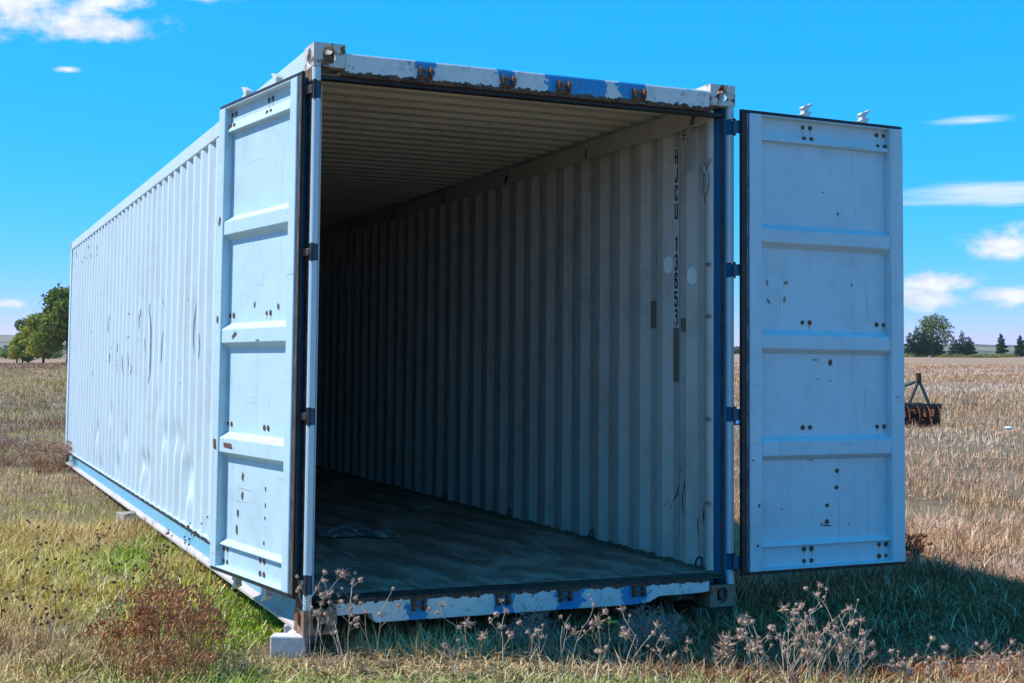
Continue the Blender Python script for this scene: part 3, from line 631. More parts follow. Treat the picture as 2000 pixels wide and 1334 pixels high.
def stroke_right(pts, w, mt='scuff', nm='scuff_mark'):
    mb = MB(); P = []
    for a, b_ in zip(pts, pts[1:]):
        for k in range(6): P.append((a[0] + (b_[0] - a[0]) * k / 6, a[1] + (b_[1] - a[1]) * k / 6))
    P.append(pts[-1]); n = len(P)
    for i, (a, b_) in enumerate(zip(P, P[1:])):
        w0 = w * math.sin(math.pi * (i + .4) / n); w1 = w * math.sin(math.pi * (i + 1.4) / n) if i < n - 2 else 0.0004
        mb.add([(wall_x_right(a[0]) - .002, a[0] - w0, a[1] - w0 * .5), (wall_x_right(b_[0]) - .002, b_[0] - w1, b_[1] - w1 * .5), (wall_x_right(b_[0]) - .002, b_[0] + w1, b_[1] + w1 * .5), (wall_x_right(a[0]) - .002, a[0] + w0, a[1] + w0 * .5)], [(0, 1, 2, 3)])
    mb.build(nm, mt, CT, recalc=False)
stroke_right([(0.66, 0.50), (0.60, 0.56), (0.575, 0.62)], 0.006, 'bolt_rust'); stroke_right([(0.66, 0.50), (0.665, 0.46)], 0.005, 'bolt_rust')
for i in range(26):
    y = random.uniform(0.4, 2.6); z = random.uniform(0.5, 2.5); l = random.uniform(0.02, 0.07)
    stroke_right([(y, z), (y + random.uniform(-.03, .03), z - l * .5), (y + random.uniform(-.05, .05), z - l)], random.uniform(0.0015, 0.0035))
for y, z, l in ((0.47, 0.62, .18), (0.45, 0.66, .10), (0.26, 0.55, .12), (0.36, 0.45, .1), (0.25, 2.33, .08), (0.30, 0.5, .09)): stroke_right([(y, z), (y + .006, z - l / 2), (y - .004, z - l)], 0.006, 'bolt_rust', 'rust_run')
SC = [[(3.463,1.79,3.461,1.79),(3.463,1.775,3.458,1.775),(3.459,1.76,3.458,1.76)],[(3.171,1.721,3.168,1.72),(3.174,1.704,3.17,1.703),(3.177,1.687,3.172,1.686),(3.18,1.67,3.173,1.669),(3.182,1.654,3.175,1.654),(3.185,1.639,3.176,1.638),(3.187,1.624,3.177,1.623),(3.189,1.609,3.179,1.608),(3.191,1.593,3.18,1.592),(3.193,1.578,3.182,1.577),(3.194,1.563,3.183,1.562),(3.194,1.548,3.183,1.547),(3.195,1.532,3.184,1.532),(3.196,1.517,3.185,1.517),(3.196,1.502,3.186,1.502),(3.195,1.486,3.186,1.486),(3.194,1.469,3.185,1.469),(3.193,1.453,3.185,1.453),(3.192,1.437,3.185,1.437),(3.189,1.419,3.183,1.419),(3.186,1.401,3.181,1.401),(3.183,1.383,3.18,1.383)],[(2.934,1.518,2.932,1.518),(2.933,1.504,2.93,1.504),(2.933,1.49,2.928,1.49),(2.932,1.476,2.926,1.476),(2.931,1.462,2.924,1.462),(2.93,1.448,2.922,1.448),(2.928,1.434,2.921,1.434),(2.929,1.419,2.922,1.418),(2.93,1.404,2.923,1.403),(2.931,1.389,2.924,1.388),(2.932,1.374,2.926,1.373),(2.932,1.359,2.927,1.358),(2.933,1.344,2.929,1.343),(2.933,1.328,2.931,1.328)],[(5.178,1.812,5.159,1.811),(5.185,1.793,5.159,1.792),(5.191,1.775,5.16,1.774),(5.198,1.757,5.163,1.755),(5.204,1.738,5.165,1.737),(5.188,1.719,5.156,1.719),(5.172,1.701,5.152,1.702),(5.159,1.683,5.148,1.684),(5.155,1.665,5.143,1.666),(5.154,1.646,5.141,1.646),(5.152,1.627,5.139,1.627),(5.15,1.607,5.136,1.608),(5.148,1.588,5.134,1.588),(5.148,1.57,5.133,1.57),(5.148,1.552,5.133,1.552),(5.148,1.534,5.133,1.534),(5.148,1.516,5.133,1.516),(5.149,1.498,5.132,1.498),(5.148,1.48,5.132,1.48),(5.148,1.462,5.132,1.461),(5.148,1.443,5.132,1.443),(5.147,1.425,5.132,1.425),(5.147,1.407,5.131,1.406),(5.147,1.388,5.131,1.388),(5.146,1.37,5.131,1.37),(5.146,1.352,5.132,1.352),(5.146,1.334,5.132,1.334),(5.146,1.317,5.133,1.316),(5.147,1.299,5.134,1.298),(5.147,1.281,5.135,1.281),(5.147,1.263,5.135,1.263),(5.146,1.245,5.136,1.245),(5.146,1.227,5.137,1.227),(5.146,1.21,5.138,1.209),(5.151,1.191,5.144,1.19),(5.157,1.171,5.15,1.171),(5.17,1.152,5.156,1.151),(5.193,1.132,5.171,1.132)],[(5.435,1.522,5.433,1.522),(5.434,1.502,5.43,1.503),(5.434,1.483,5.428,1.483),(5.432,1.463,5.426,1.463),(5.43,1.443,5.425,1.443),(5.428,1.424,5.424,1.424),(5.426,1.404,5.424,1.404)],[(4.596,1.828,4.595,1.829),(4.586,1.809,4.583,1.81),(4.576,1.79,4.571,1.791),(4.565,1.771,4.56,1.773)],[(4.365,1.731,4.35,1.731),(4.327,1.714,4.325,1.714)],[(4.57,1.57,4.567,1.57),(4.572,1.552,4.568,1.552),(4.574,1.535,4.569,1.535),(4.576,1.518,4.571,1.517),(4.578,1.5,4.572,1.5),(4.58,1.483,4.573,1.483),(4.582,1.466,4.574,1.465),(4.583,1.449,4.574,1.448),(4.583,1.432,4.575,1.431),(4.583,1.415,4.575,1.414),(4.583,1.397,4.576,1.397),(4.583,1.38,4.577,1.38),(4.583,1.363,4.578,1.363),(4.583,1.346,4.578,1.346),(4.583,1.329,4.579,1.329),(4.583,1.312,4.58,1.312)],[(5.711,1.789,5.709,1.789),(5.712,1.776,5.707,1.776),(5.712,1.763,5.706,1.762),(5.729,1.746,5.71,1.744),(5.755,1.728,5.714,1.726),(5.779,1.711,5.736,1.709),(5.78,1.689,5.738,1.688),(5.78,1.667,5.742,1.666),(5.778,1.646,5.747,1.645),(5.776,1.624,5.753,1.623),(5.773,1.602,5.76,1.602)],[(5.775,1.521,5.766,1.521),(5.786,1.499,5.757,1.498)],[(6.547,1.761,6.55,1.764),(6.527,1.764,6.532,1.772),(6.51,1.772,6.512,1.774)],[(8.006,1.802,7.993,1.802),(8.006,1.78,7.982,1.779),(8.006,1.757,7.972,1.756),(8.005,1.734,7.964,1.733),(8.001,1.711,7.958,1.71),(7.995,1.688,7.954,1.687),(7.987,1.665,7.953,1.664),(7.977,1.642,7.952,1.642),(7.966,1.619,7.953,1.619)],[(7.928,1.8,7.926,1.8),(7.921,1.776,7.915,1.777),(7.913,1.752,7.905,1.753)],[(7.658,1.466,7.654,1.466),(7.712,1.447,7.674,1.445)],[(7.915,1.406,7.902,1.405),(7.916,1.382,7.902,1.382),(7.915,1.359,7.901,1.359),(7.915,1.335,7.902,1.335),(7.909,1.308,7.898,1.309)],[(7.344,1.509,7.172,1.506),(7.346,1.486,7.162,1.483),(7.348,1.463,7.157,1.461),(7.348,1.44,7.158,1.438),(7.347,1.418,7.166,1.416)],[(7.349,1.342,7.345,1.342),(7.35,1.319,7.342,1.319)],[(7.35,1.296,7.169,1.297),(7.349,1.273,7.165,1.275)],[(7.167,1.249,7.13,1.251),(7.114,1.226,7.102,1.226)],[(6.825,1.377,6.823,1.377),(6.827,1.356,6.822,1.356),(6.829,1.336,6.821,1.336),(6.83,1.315,6.82,1.315),(6.83,1.294,6.819,1.294),(6.828,1.273,6.819,1.273),(6.825,1.252,6.819,1.252),(6.824,1.231,6.819,1.232),(6.811,1.213,6.807,1.214),(6.797,1.195,6.795,1.196)],[(6.53,1.405,6.527,1.405),(6.528,1.385,6.524,1.385),(6.527,1.365,6.521,1.365),(6.525,1.345,6.519,1.345),(6.523,1.325,6.516,1.325),(6.521,1.305,6.514,1.305),(6.521,1.286,6.515,1.286),(6.521,1.267,6.517,1.267),(6.521,1.248,6.518,1.248)],[(9.583,1.679,9.574,1.677),(9.595,1.652,9.593,1.652)],[(9.341,1.233,9.326,1.234),(9.325,1.209,9.317,1.21),(9.32,1.185,9.312,1.185),(9.312,1.161,9.309,1.161)],[(9.027,1.898,9.028,1.9),(9.011,1.901,9.015,1.906)],[(6.509,1.562,6.508,1.561),(6.526,1.554,6.522,1.551),(6.542,1.546,6.536,1.542),(6.617,1.525,6.594,1.522)],[(3.742,1.153,3.743,1.154),(3.731,1.159,3.735,1.162),(3.722,1.168,3.724,1.168)],[(6.313,1.319,6.303,1.319),(6.271,1.3,6.267,1.3),(6.262,1.281,6.257,1.282),(6.253,1.263,6.247,1.263),(6.259,1.245,6.253,1.244),(6.266,1.226,6.259,1.225),(6.273,1.208,6.266,1.206)],[(6.511,1.199,6.509,1.197),(6.531,1.191,6.53,1.19)],[(11.537,2.727,11.533,2.727),(11.535,2.698,11.525,2.698),(11.529,2.669,11.52,2.669),(11.521,2.64,11.518,2.64)],[(10.74,2.561,10.72,2.56),(10.758,2.544,10.71,2.54),(10.729,2.523,10.713,2.522)],[(10.404,2.642,10.223,2.628),(10.405,2.617,10.197,2.601),(10.404,2.592,10.18,2.575)],[(10.225,2.554,10.176,2.55),(10.199,2.527,10.181,2.526)],[(10.208,2.684,10.219,2.687),(10.154,2.685,10.16,2.688),(10.145,2.688,10.146,2.694),(10.14,2.683,10.133,2.688),(10.133,2.68,10.124,2.679),(10.138,2.67,10.132,2.668),(10.143,2.659,10.14,2.658)],[(9.309,2.635,9.307,2.635),(9.307,2.609,9.298,2.61),(9.301,2.584,9.293,2.584),(9.293,2.558,9.29,2.558)],[(9.3,2.534,9.297,2.534),(9.303,2.522,9.293,2.522),(9.299,2.51,9.296,2.51)],[(9.584,2.508,9.586,2.51),(9.571,2.511,9.577,2.517)],[(10.505,2.597,10.485,2.596),(10.505,2.582,10.442,2.578),(10.462,2.564,10.443,2.563)],[(9.873,2.587,9.87,2.587),(9.873,2.553,9.863,2.553),(9.865,2.518,9.862,2.518)],[(10.424,2.642,10.425,2.644),(10.404,2.642,10.407,2.649)]]
for st_ in SC:                                            # scars left where old lettering was scraped off, as strips of wall points
    mb = MB()
    for q, r_ in zip(st_, st_[1:]):
        if max(abs(q[0] - q[2]), abs(r_[0] - r_[2]), abs(q[0] - r_[0])) > 0.2: continue
        mb.add([(wall_x_left(y_, z_) - 0.002, y_, z_) for y_, z_ in ((q[0], q[1]), (r_[0], r_[1]), (r_[2], r_[3]), (q[2], q[3]))], [(0, 1, 2, 3)])
    if mb.v: mb.build('lettering_scar', 'scar', CT, recalc=False)

# ------------------------------------------------------------------ things in and under the container
def wpos(x, y): return Vector((x, y, ground_z(x, y)))
r1 = empty('rope'); r1.rotation_mode = 'QUATERNION'; r1.rotation_quaternion = Q
tag(r1, 'frayed rope end hanging from a ring high on the right inner wall', 'rope', 'old ropes on the inner wall')
RP1 = [(2.350, 0.315, 2.735), (2.343, 0.335, 2.71), (2.345, 0.352, 2.685), (2.347, 0.385, 2.655), (2.345, 0.372, 2.62), (2.349, 0.362, 2.57), (2.352, 0.366, 2.52), (2.355, 0.385, 2.485), (2.356, 0.408, 2.468)]
MB().tube(RP1, [.008, .008, .010, .013, .011, .013, .012, .011, .006], 8).build('strand', 'rope', r1, smooth=True)
for k in range(5):
    a = random.uniform(-.03, .03); MB().tube([(2.355, 0.40, 2.475), (2.352, 0.41 + a, 2.455), (2.350, 0.415 + a * 1.6, 2.435)], [.003, .002, .001], 5).build('frayed_end', 'rope', r1)
r2 = empty('rope'); r2.rotation_mode = 'QUATERNION'; r2.rotation_quaternion = Q
tag(r2, 'knotted rope loop tied to the edge beside the blue post', 'rope', 'old ropes on the inner wall')
loop = [(2.338, 0.165 + 0.030 * math.sin(a), 2.37 + 0.062 * math.cos(a)) for a in np.linspace(0, 2 * math.pi, 19)]
MB().tube(loop, 0.011, 8, False).build('loop', 'rope', r2, smooth=True)
MB().tube([(2.336, 0.150, 2.42), (2.328, 0.165, 2.44), (2.33, 0.185, 2.455), (2.336, 0.165, 2.465), (2.326, 0.15, 2.45), (2.332, 0.172, 2.43), (2.336, 0.19, 2.44)], 0.012, 8).build('knot', 'rope', r2, smooth=True)
MB().tube([(2.34, 0.15, 2.46), (2.343, 0.13, 2.475), (2.345, 0.118, 2.49)], 0.008, 7).build('strand', 'rope', r2, smooth=True)

def crumpled():
    root = empty('crumpled_sheet'); root.rotation_mode = 'QUATERNION'; root.rotation_quaternion = Q
    tag(root, 'crumpled grey plastic sheet lying on the container floor', 'plastic sheet')
    mb = MB(); nx, ny = 34, 16; r_ = random.Random(3); ph = [(r_.uniform(4, 26), r_.uniform(4, 26), r_.uniform(0, 6.3), r_.uniform(.006, .016)) for _ in range(12)]
    vs = []
    for i in range(nx):
        for j in range(ny):
            u_, v_ = i / (nx - 1), j / (ny - 1); edge = min(u_, 1 - u_, v_, 1 - v_)
            h = sum(a * abs(math.sin(f1 * u_ + f2 * v_ + p)) for f1, f2, p, a in ph) * min(1, 0.25 + edge * 6)
            vs.append((0.74 + 0.46 * u_ + 0.03 * math.sin(v_ * 9 + 3 * u_), 2.15 + 0.42 * v_ + 0.10 * math.sin(u_ * 5) + 0.03 * math.sin(u_ * 17), 0.169 + h * 0.42))
    mb.add(vs, [(i * ny + j, (i + 1) * ny + j, (i + 1) * ny + j + 1, i * ny + j + 1) for i in range(nx - 1) for j in range(ny - 1)])
    o_ = mb.build('sheet', 'plastic_sheet', root, recalc=False); md = o_.modifiers.new('thick', 'SOLIDIFY'); md.thickness = 0.0015
crumpled()
def stick(x, y, l, ang, wdt, lab):
    o_ = MB().extrude([(-l / 2, -wdt), (l / 2 * .9, -wdt * .8), (l / 2, wdt * .6), (-l / 2 * .95, wdt)], lambda p, q, t_: (p, q, t_), 0, 0.008).build('wood_stick', 'wood_chip')
    p = cw(x, y, 0.1695); o_.location = p; o_.rotation_euler = (0, 0, ang); tag(o_, lab, 'stick', 'sticks on the container floor')
stick(2.06, 1.78, 0.12, 0.5, 0.010, 'pale wooden stick on the container floor, nearest to the opening')
stick(2.20, 2.00, 0.13, 0.4, 0.009, 'short pale stick on the container floor close to the right inner wall')
stick(2.02, 3.9, 0.16, 0.3, 0.012, 'pale stick farther back on the container floor by the wall')
stick(1.2, 6.6, 0.25, 0.2, 0.014, 'pale stick lying deepest in the dark container')
mb = MB()
for i in range(420):
    x = random.uniform(0.1, 2.32); y = 0.16 + random.random() ** 1.6 * 5; s_ = random.uniform(0.002, 0.0065); a = random.uniform(0, 6.28); z = 0.1695
    if random.random() < 0.3: x = 2.36 - abs(random.gauss(0, 0.06))
    c_, n__ = math.cos(a) * s_, math.sin(a) * s_
    mb.add([tuple(cw(x + c_, y + n__, z)), tuple(cw(x - n__, y + c_, z)), tuple(cw(x - c_, y - n__, z)), tuple(cw(x, y, z + s_ * 1.2))], [(0, 1, 2), (0, 1, 3), (1, 2, 3), (2, 0, 3)])
o_ = mb.build('floor_crumbs', 'wood_chip'); tag(o_, 'pale crumbs and chips of dirt scattered on the container floor', kind='stuff')
mb = MB(); rr = random.Random(5)   # dirt drifted along the foot of the right wall
for i in range(60):
    y = 0.2 + i * 0.14; 
    for k in range(3):
        w_ = rr.uniform(.03, .09); h_ = rr.uniform(.008, .022); yy = y + rr.uniform(-.07, .07)
        mb.add([tuple(cw(2.40, yy - .09, .167)), tuple(cw(2.40, yy + .09, .167)), tuple(cw(2.37 - w_, yy + rr.uniform(-.04, .04), .167)), tuple(cw(2.395, yy, .167 + h_))], [(0, 2, 3), (1, 3, 2)])
o_ = mb.build('drifted_dirt', 'soil', recalc=False); tag(o_, 'low drift of dirt along the foot of the right inner wall', kind='stuff')

# concrete block under the near corner: an H-shaped hollow block on its side
def hblock():
    mb = MB(); w, d, h = 0.36, 0.17, 0.165
    pr = [(-w / 2, -d / 2), (-w / 2 + .09, -d / 2), (-w / 2 + .09, -d / 2 + .06), (w / 2 - .09, -d / 2 + .06), (w / 2 - .09, -d / 2), (w / 2, -d / 2), (w / 2, d / 2), (w / 2 - .09, d / 2), (w / 2 - .09, d / 2 - .06), (-w / 2 + .09, d / 2 - .06), (-w / 2 + .09, d / 2), (-w / 2, d / 2)]
    return mb.extrude(pr, lambda p, q, t_: (p, q, t_), 0, h)
o_ = hblock().build('concrete_block', 'concrete', bev=0.008); o_.location = (0.02, 0.22, -0.172); o_.rotation_euler = (0, 0, R(62)); o_.scale = (1, 1, 1)
tag(o_, 'pale concrete block wedged under the near left corner of the container', 'block')
o_ = MB().extrude([(-.14, -.05), (.14, -.05), (.135, .06), (-.13, .055)], lambda p, q, t_: (p, t_, q + .05), -.09, .09).build('timber_block', 'timber', bev=0.006); o_.location = (0.0, 5.72, ground_z(0, 5.72) - 0.015); o_.rotation_euler = (0, 0, R(15))
tag(o_, 'weathered timber block under the middle of the left side rail', 'block')
for (x, y, lab) in ((2.33, 0.16, 'dark packing block under the near right corner of the container'), (0.09, 12.08, 'packing block under the far left corner of the container')):
    o_ = MB().box(-.12, .12, -.12, .12, 0, 0.10).build('packing_block', 'dark_steel', bev=0.008); p = cw(x, y, 0); o_.location = (p.x, p.y, p.z - 0.104); tag(o_, lab, 'block')

# small litter
ringp = [(0.034 * math.cos(a), 0.034 * math.sin(a), 0.0) for a in np.linspace(0, 2 * math.pi, 25)]
o_ = MB().tube(ringp, 0.008, 8, False).build('rubber_ring', 'rubber', smooth=True); p = wpos(-0.24, 1.12); o_.location = (p.x, p.y, p.z + 0.055); o_.rotation_euler = (0.1, -0.1, 0); tag(o_, 'small black ring lying in the green grass', 'ring')
def rag(nm, mt, x, y, l, w, h, rz, lab, cat, lift=0.0):
    mb = MB(); nx, ny = 14, 7; rr = random.Random(int(abs(x * 100)) + 3)
    ph = [(rr.uniform(3, 12), rr.uniform(3, 12), rr.uniform(0, 6)) for _ in range(4)]
    vs = [((i / (nx - 1) - .5) * l, (j / (ny - 1) - .5) * w * (0.6 + 0.4 * math.sin(3.1 * i / (nx - 1))), h * sum(abs(math.sin(a * i / nx + b_ * j / ny + c_)) for a, b_, c_ in ph) / 4) for i in range(nx) for j in range(ny)]
    mb.add(vs, [(i * ny + j, (i + 1) * ny + j, (i + 1) * ny + j + 1, i * ny + j + 1) for i in range(nx - 1) for j in range(ny - 1)])
    o_ = mb.build(nm, mt, recalc=False, smooth=True); md = o_.modifiers.new('thick', 'SOLIDIFY'); md.thickness = 0.003
    p = wpos(x, y); o_.location = (p.x, p.y, p.z + lift); o_.rotation_euler = (0, 0, rz); tag(o_, lab, cat); return o_
rag('red_rag', 'litter_red', 1.36, -0.33, 0.20, 0.07, 0.04, -0.3, 'red scrap lying in the shaded grass before the sill', 'rag', 0.085)
rag('fallen_leaf', 'yellow_leaf', 1.42, -0.48, 0.06, 0.045, 0.012, 0.4, 'single yellow green leaf caught in the weeds by the sill', 'leaf', 0.17)
rag('white_litter', 'litter_white', 16.2, 12.4, 0.22, 0.12, 0.10, 0.4, 'scrap of white litter in the dry field', 'litter', 0.06)
rag('blue_scrap', 'litter_blue', 11.7, 14.3, 0.22, 0.2, 0.22, 0.1, 'small blue scrap seen through the door gap', 'litter', 0.05)

# disc harrow out in the field
def harrow():
    base = wpos(*cw(16.75, 15.4, 0)[:2]); root = empty('disc_harrow', base, R(-20)); tag(root, 'rusty disc harrow with an A-shaped hitch parked in the dry field', 'harrow')
    root.scale = (1.05,) * 3
    beam = MB(); beam.box(-1.6, 0.42, -0.05, 0.05, 0.33, 0.43); beam.build('frame_beam', 'dark_steel', root, bev=0.008)
    MB().box(-1.6, 0.30, 0.55, 0.65, 0.33, 0.43).build('frame_beam', 'dark_steel', root, bev=0.008)
    for x in (-1.3, -0.3): MB().box(x, x + 0.08, 0.051, 0.549, 0.34, 0.42).build('cross_beam', 'dark_steel', root)
    top = (0.02, 0.06, 0.88)
    for p, mt in (((0.19, 0.0, 0.43), 'green_steel'), ((-0.20, 0.0, 0.43), 'dark_steel'), ((-0.95, 0.58, 0.43), 'green_steel')): MB().tube([p, top], 0.032, 8).build('hitch_brace', mt, root)
    MB().box(-0.03, 0.06, 0.02, 0.11, 0.84, 1.02).build('hitch_lug', 'rust', root, bev=0.01)
    MB().tube([(-1.55, 0.05, 0.16), (0.38, 0.05, 0.16)], 0.03, 8).build('disc_axle', 'rust', root)
    dm = MB(); n = 28; prof = [(0.0, 0.05), (0.10, 0.043), (0.19, 0.022), (0.235, 0.0), (0.238, -0.004), (0.19, 0.016), (0.10, 0.036), (0.0, 0.043)]
    vs = [(x, r_ * math.cos(2 * math.pi * k / n), r_ * math.sin(2 * math.pi * k / n)) for r_, x in prof for k in range(n)]
    dm.add(vs, [(j * n + k, j * n + (k + 1) % n, (j + 1) * n + (k + 1) % n, (j + 1) * n + k) for j in range(len(prof) - 1) for k in range(n)])
    dme = dm.mesh('disc', ['harrow_red'], smooth=True)
    for k in range(10): inst(dme, 'disc', root, (-1.5 + k * 0.2, 0.05, 0.20), (random.uniform(0, 3), 0, R(14)))
    for x in (-1.2, 0.15): MB().box(x, x + 0.06, 0.0, 0.1, 0.17, 0.331).build('hanger', 'rust', root)
    MB().box(-1.55, 0.2, -0.09, 0.02, 0.27, 0.29).build('scraper_bar', 'harrow_red', root)
harrow()

# ------------------------------------------------------------------ plants
def leafmat(name, dark, light, trans=0.25, rough=0.7):
    m, t, b, o = mat(name); at = t.node('ShaderNodeAttribute'); at.attribute_name = 'lc'
    c = t.mix(at.outputs['Fac'], dark, light); t.link(c, b.inputs['Base Color']); b.inputs['Roughness'].default_value = rough
    b.inputs['Specular IOR Level'].default_value = 0.15
    tr = t.node('ShaderNodeBsdfTranslucent'); t.link(c, tr.inputs[0]); mx = t.node('ShaderNodeMixShader'); mx.inputs[0].default_value = trans
    t.link(b.outputs[0], mx.inputs[1]); t.link(tr.outputs[0], mx.inputs[2]); t.link(mx.outputs[0], o.inputs[0]); return m
leafmat('leaf_olive', (0.07, 0.11, 0.018), (0.30, 0.36, 0.05)); leafmat('leaf_yellow', (0.20, 0.23, 0.025), (0.56, 0.54, 0.08)); leafmat('leaf_dark', (0.018, 0.04, 0.016), (0.05, 0.085, 0.03))
leafmat('leaf_mid', (0.08, 0.12, 0.03), (0.26, 0.30, 0.08)); leafmat('leaf_strip', (0.13, 0.15, 0.03), (0.32, 0.30, 0.07))
rusty('bark', (0.03, 0.024, 0.018), (0.09, 0.07, 0.055), 0.9, 3)
def fattr(me, name, vals, domain='POINT'):
    a = me.attributes.new(name, 'FLOAT', domain); a.data.foreach_set('value', np.asarray(vals, np.float32))
def npmesh(name, V, F, m_):
    me = bpy.data.meshes.new(name); V = np.asarray(V, np.float32); F = np.asarray(F, np.int32); k = F.shape[1]
    me.vertices.add(len(V)); me.vertices.foreach_set('co', V.ravel()); me.loops.add(F.size); me.loops.foreach_set('vertex_index', F.ravel())
    me.polygons.add(len(F)); me.polygons.foreach_set('loop_start', np.arange(len(F), dtype=np.int32) * k)
    me.materials.append(MATS[m_]); me.update(calc_edges=True); return me
def leaf_cloud(name, m_, blobs, n, size, parent, seed, shell=0.55, flat=0.0):
    """n leaf sprays (folded quads) through the volume of ellipsoid blobs (x,y,z,rx,ry,rz,weight)"""
    g = np.random.default_rng(seed); bl = np.array(blobs, float); w = bl[:, 6] / bl[:, 6].sum(); idx = g.choice(len(bl), n, p=w)
    d = g.normal(size=(n, 3)); d /= np.linalg.norm(d, axis=1)[:, None]; r = shell + (1 - shell) * g.random(n) ** 0.6; r *= 1 + 0.22 * g.normal(size=n) * (g.random(n) < 0.35)
    c = bl[idx, :3] + d * bl[idx, 3:6] * r[:, None]
    a = g.normal(size=(n, 3)); a[:, 2] *= (1 - flat); a /= np.linalg.norm(a, axis=1)[:, None]; b_ = np.cross(a, d + 0.6 * g.normal(size=(n, 3))); b_ /= np.linalg.norm(b_, axis=1)[:, None] + 1e-9
    s_ = size * (0.5 + g.random(n))[:, None]
    V = np.concatenate([c - a * s_ - b_ * s_ * .1, c - b_ * s_ * .55, c + a * s_, c + b_ * s_ * .55], 1).reshape(-1, 3)
    F = np.arange(4 * n).reshape(-1, 4); me = npmesh(name, V, F, m_); fattr(me, 'lc', np.repeat(np.clip(g.beta(2, 2, n) * 0.75 + 0.25 * (idx % 3) / 2, 0, 1), 4))
    o_ = bpy.data.objects.new(name, me); COL.objects.link(o_); o_.parent = parent; return o_
def tree(nm, x, y, h, r, m_, label, cat, seed, n=5000, leaf=0.28, trunk=0.25, lean=0.0, group=None, low=0.22, shell=0.5, nb=11, trunks=1):
    base = Vector((x, y, ground_z(x, y) - 0.1)); root = empty(nm, base); tag(root, label, cat, group); g = random.Random(seed); bl = []
    zc0 = h * low
    for k in range(nb):
        a = 2.4 * k + g.random(); f = (k + 0.5) / nb; z = zc0 + (h - zc0) * (0.12 + 0.80 * f); prof = math.sin(math.pi * min(1, max(0.12, (z - zc0 * .6) / (h - zc0 * .6)) ** 0.8)) ** 0.6
        rr = r * prof * g.uniform(0.35, 0.72); br = r * g.uniform(0.30, 0.48)
        bl.append((rr * math.cos(a) + lean * z, rr * math.sin(a), min(z, h - br * .8), br, br, br * g.uniform(.6, .85), br ** 2))
    mb = MB(); 
    for q in range(trunks):
        ox = (q - (trunks - 1) / 2) * r * 0.35
        mb.tube([(ox, 0, -0.2), (ox + .1, 0.1, h * .25), (ox * .6 + lean * h * .5, 0, h * .55), (lean * h, 0, h * .85)], [trunk, trunk * .75, trunk * .45, trunk * .12], 8)
    tr = mb.build('trunk', 'bark', root, smooth=True)
    for k, b_ in enumerate(bl):
        z0 = min(b_[2] * 0.7, h * 0.6); MB().tube([(lean * z0, 0, z0), (b_[0] * .5 + lean * z0 * .5, b_[1] * .5, (z0 + b_[2]) / 2 + .1), (b_[0], b_[1], b_[2])], [trunk * .32, trunk * .2, trunk * .06], 5).build('limb', 'bark', tr, smooth=True)
    leaf_cloud('crown', m_, bl, n, leaf, root, seed, shell); return root
def cedar(nm, x, y, h, r, label, seed, n=4500, spires=1, group=None):
    base = Vector((x, y, ground_z(x, y) - 0.1)); root = empty(nm, base); tag(root, label, 'tree', group); g = random.Random(seed); bl = []
    mb = MB()
    for s_ in range(spires):
        ox = 0 if spires == 1 else (s_ / (spires - 1) - .5) * 2 * r * 0.62; hh = h * (1 if s_ == spires // 2 else g.uniform(.72, .95)); rr = r if spires == 1 else r * 0.62
        mb.tube([(ox, 0, -0.2), (ox, 0, hh * .9)], [0.16, 0.03], 6)
        for k in range(15):
            f = (k + 0.3) / 15; z = hh * (0.12 + 0.88 * f); rad = rr * (1.05 - f) ** 0.75 * min(1, 0.55 + f * 2.5); a = 2.4 * k + g.random()
            bl.append((ox + rad * .55 * math.cos(a), rad * .55 * math.sin(a), z, rad * .55 + .12, rad * .55 + .12, hh * .055 + .1, rad ** 2 + .15))
    tr = mb.build('trunk', 'bark', root, smooth=True); leaf_cloud('crown', 'leaf_dark', bl, n, 0.20, root, seed, 0.45); return root
def far(x, y): p = cw(x, y, 0); return p.x, p.y
tree('broad_tree', *far(18.5, 212), 12.2, 5.6, 'leaf_olive', 'tallest green tree at the left, half hidden behind the container', 'tree', 21, 9000, 0.30, 0.35, group='trees on the left', low=0.08)
tree('olive_tree', *far(15.3, 218), 8.4, 3.4, 'leaf_yellow', 'bright yellow green tree in front of the tallest tree on the left', 'tree', 22, 5000, 0.24, 0.22, group='trees on the left', low=0.05)
tree('small_tree', *far(13.3, 236), 5.2, 2.6, 'leaf_yellow', 'low spreading yellowish tree at the left end of the group', 'tree', 23, 3200, 0.24, 0.16, group='trees on the left', low=0.06, trunks=3)
tree('grey_tree', *far(15.6, 258), 8.5, 3.0, 'leaf_mid', 'dull grey green tree behind the yellowish ones on the left', 'tree', 24, 3000, 0.26, 0.2, group='trees on the left', low=0.08)
tree('dark_tree', *far(22.8, 206), 11.0, 5.0, 'leaf_olive', 'green tree almost wholly hidden behind the container', 'tree', 25, 5000, 0.3, 0.3, group='trees on the left')
tree('round_tree', *far(268, 306), 12.9, 6.4, 'leaf_mid', 'round airy green tree rising above the dark cedars on the right', 'tree', 31, 2300, 0.34, 0.3, group='trees on the right', low=0.25, shell=0.7, nb=15)
cedar('cedar_tree', *far(246, 287), 8.6, 3.9, 'dark dense cedar next to the open right door', 41, 6000, 3, 'trees on the right')
cedar('cedar_tree', *far(262, 300), 7.4, 3.8, 'dark cedar standing under the round airy tree', 42, 5500, 3, 'trees on the right')
cedar('cedar_tree', *far(302, 332), 8.6, 4.7, 'wide dark cedar with three spires right of the round tree', 43, 7000, 3, 'trees on the right')
cedar('cedar_tree', *far(352, 368), 8.2, 2.6, 'single pointed cedar standing alone on the right', 44, 4500, 1, 'trees on the right')
cedar('cedar_tree', *far(330, 336), 7.4, 2.6, 'pointed cedar cut by the right edge of the picture', 45, 4500, 1, 'trees on the right')
g_ = random.Random(9); blobs = []
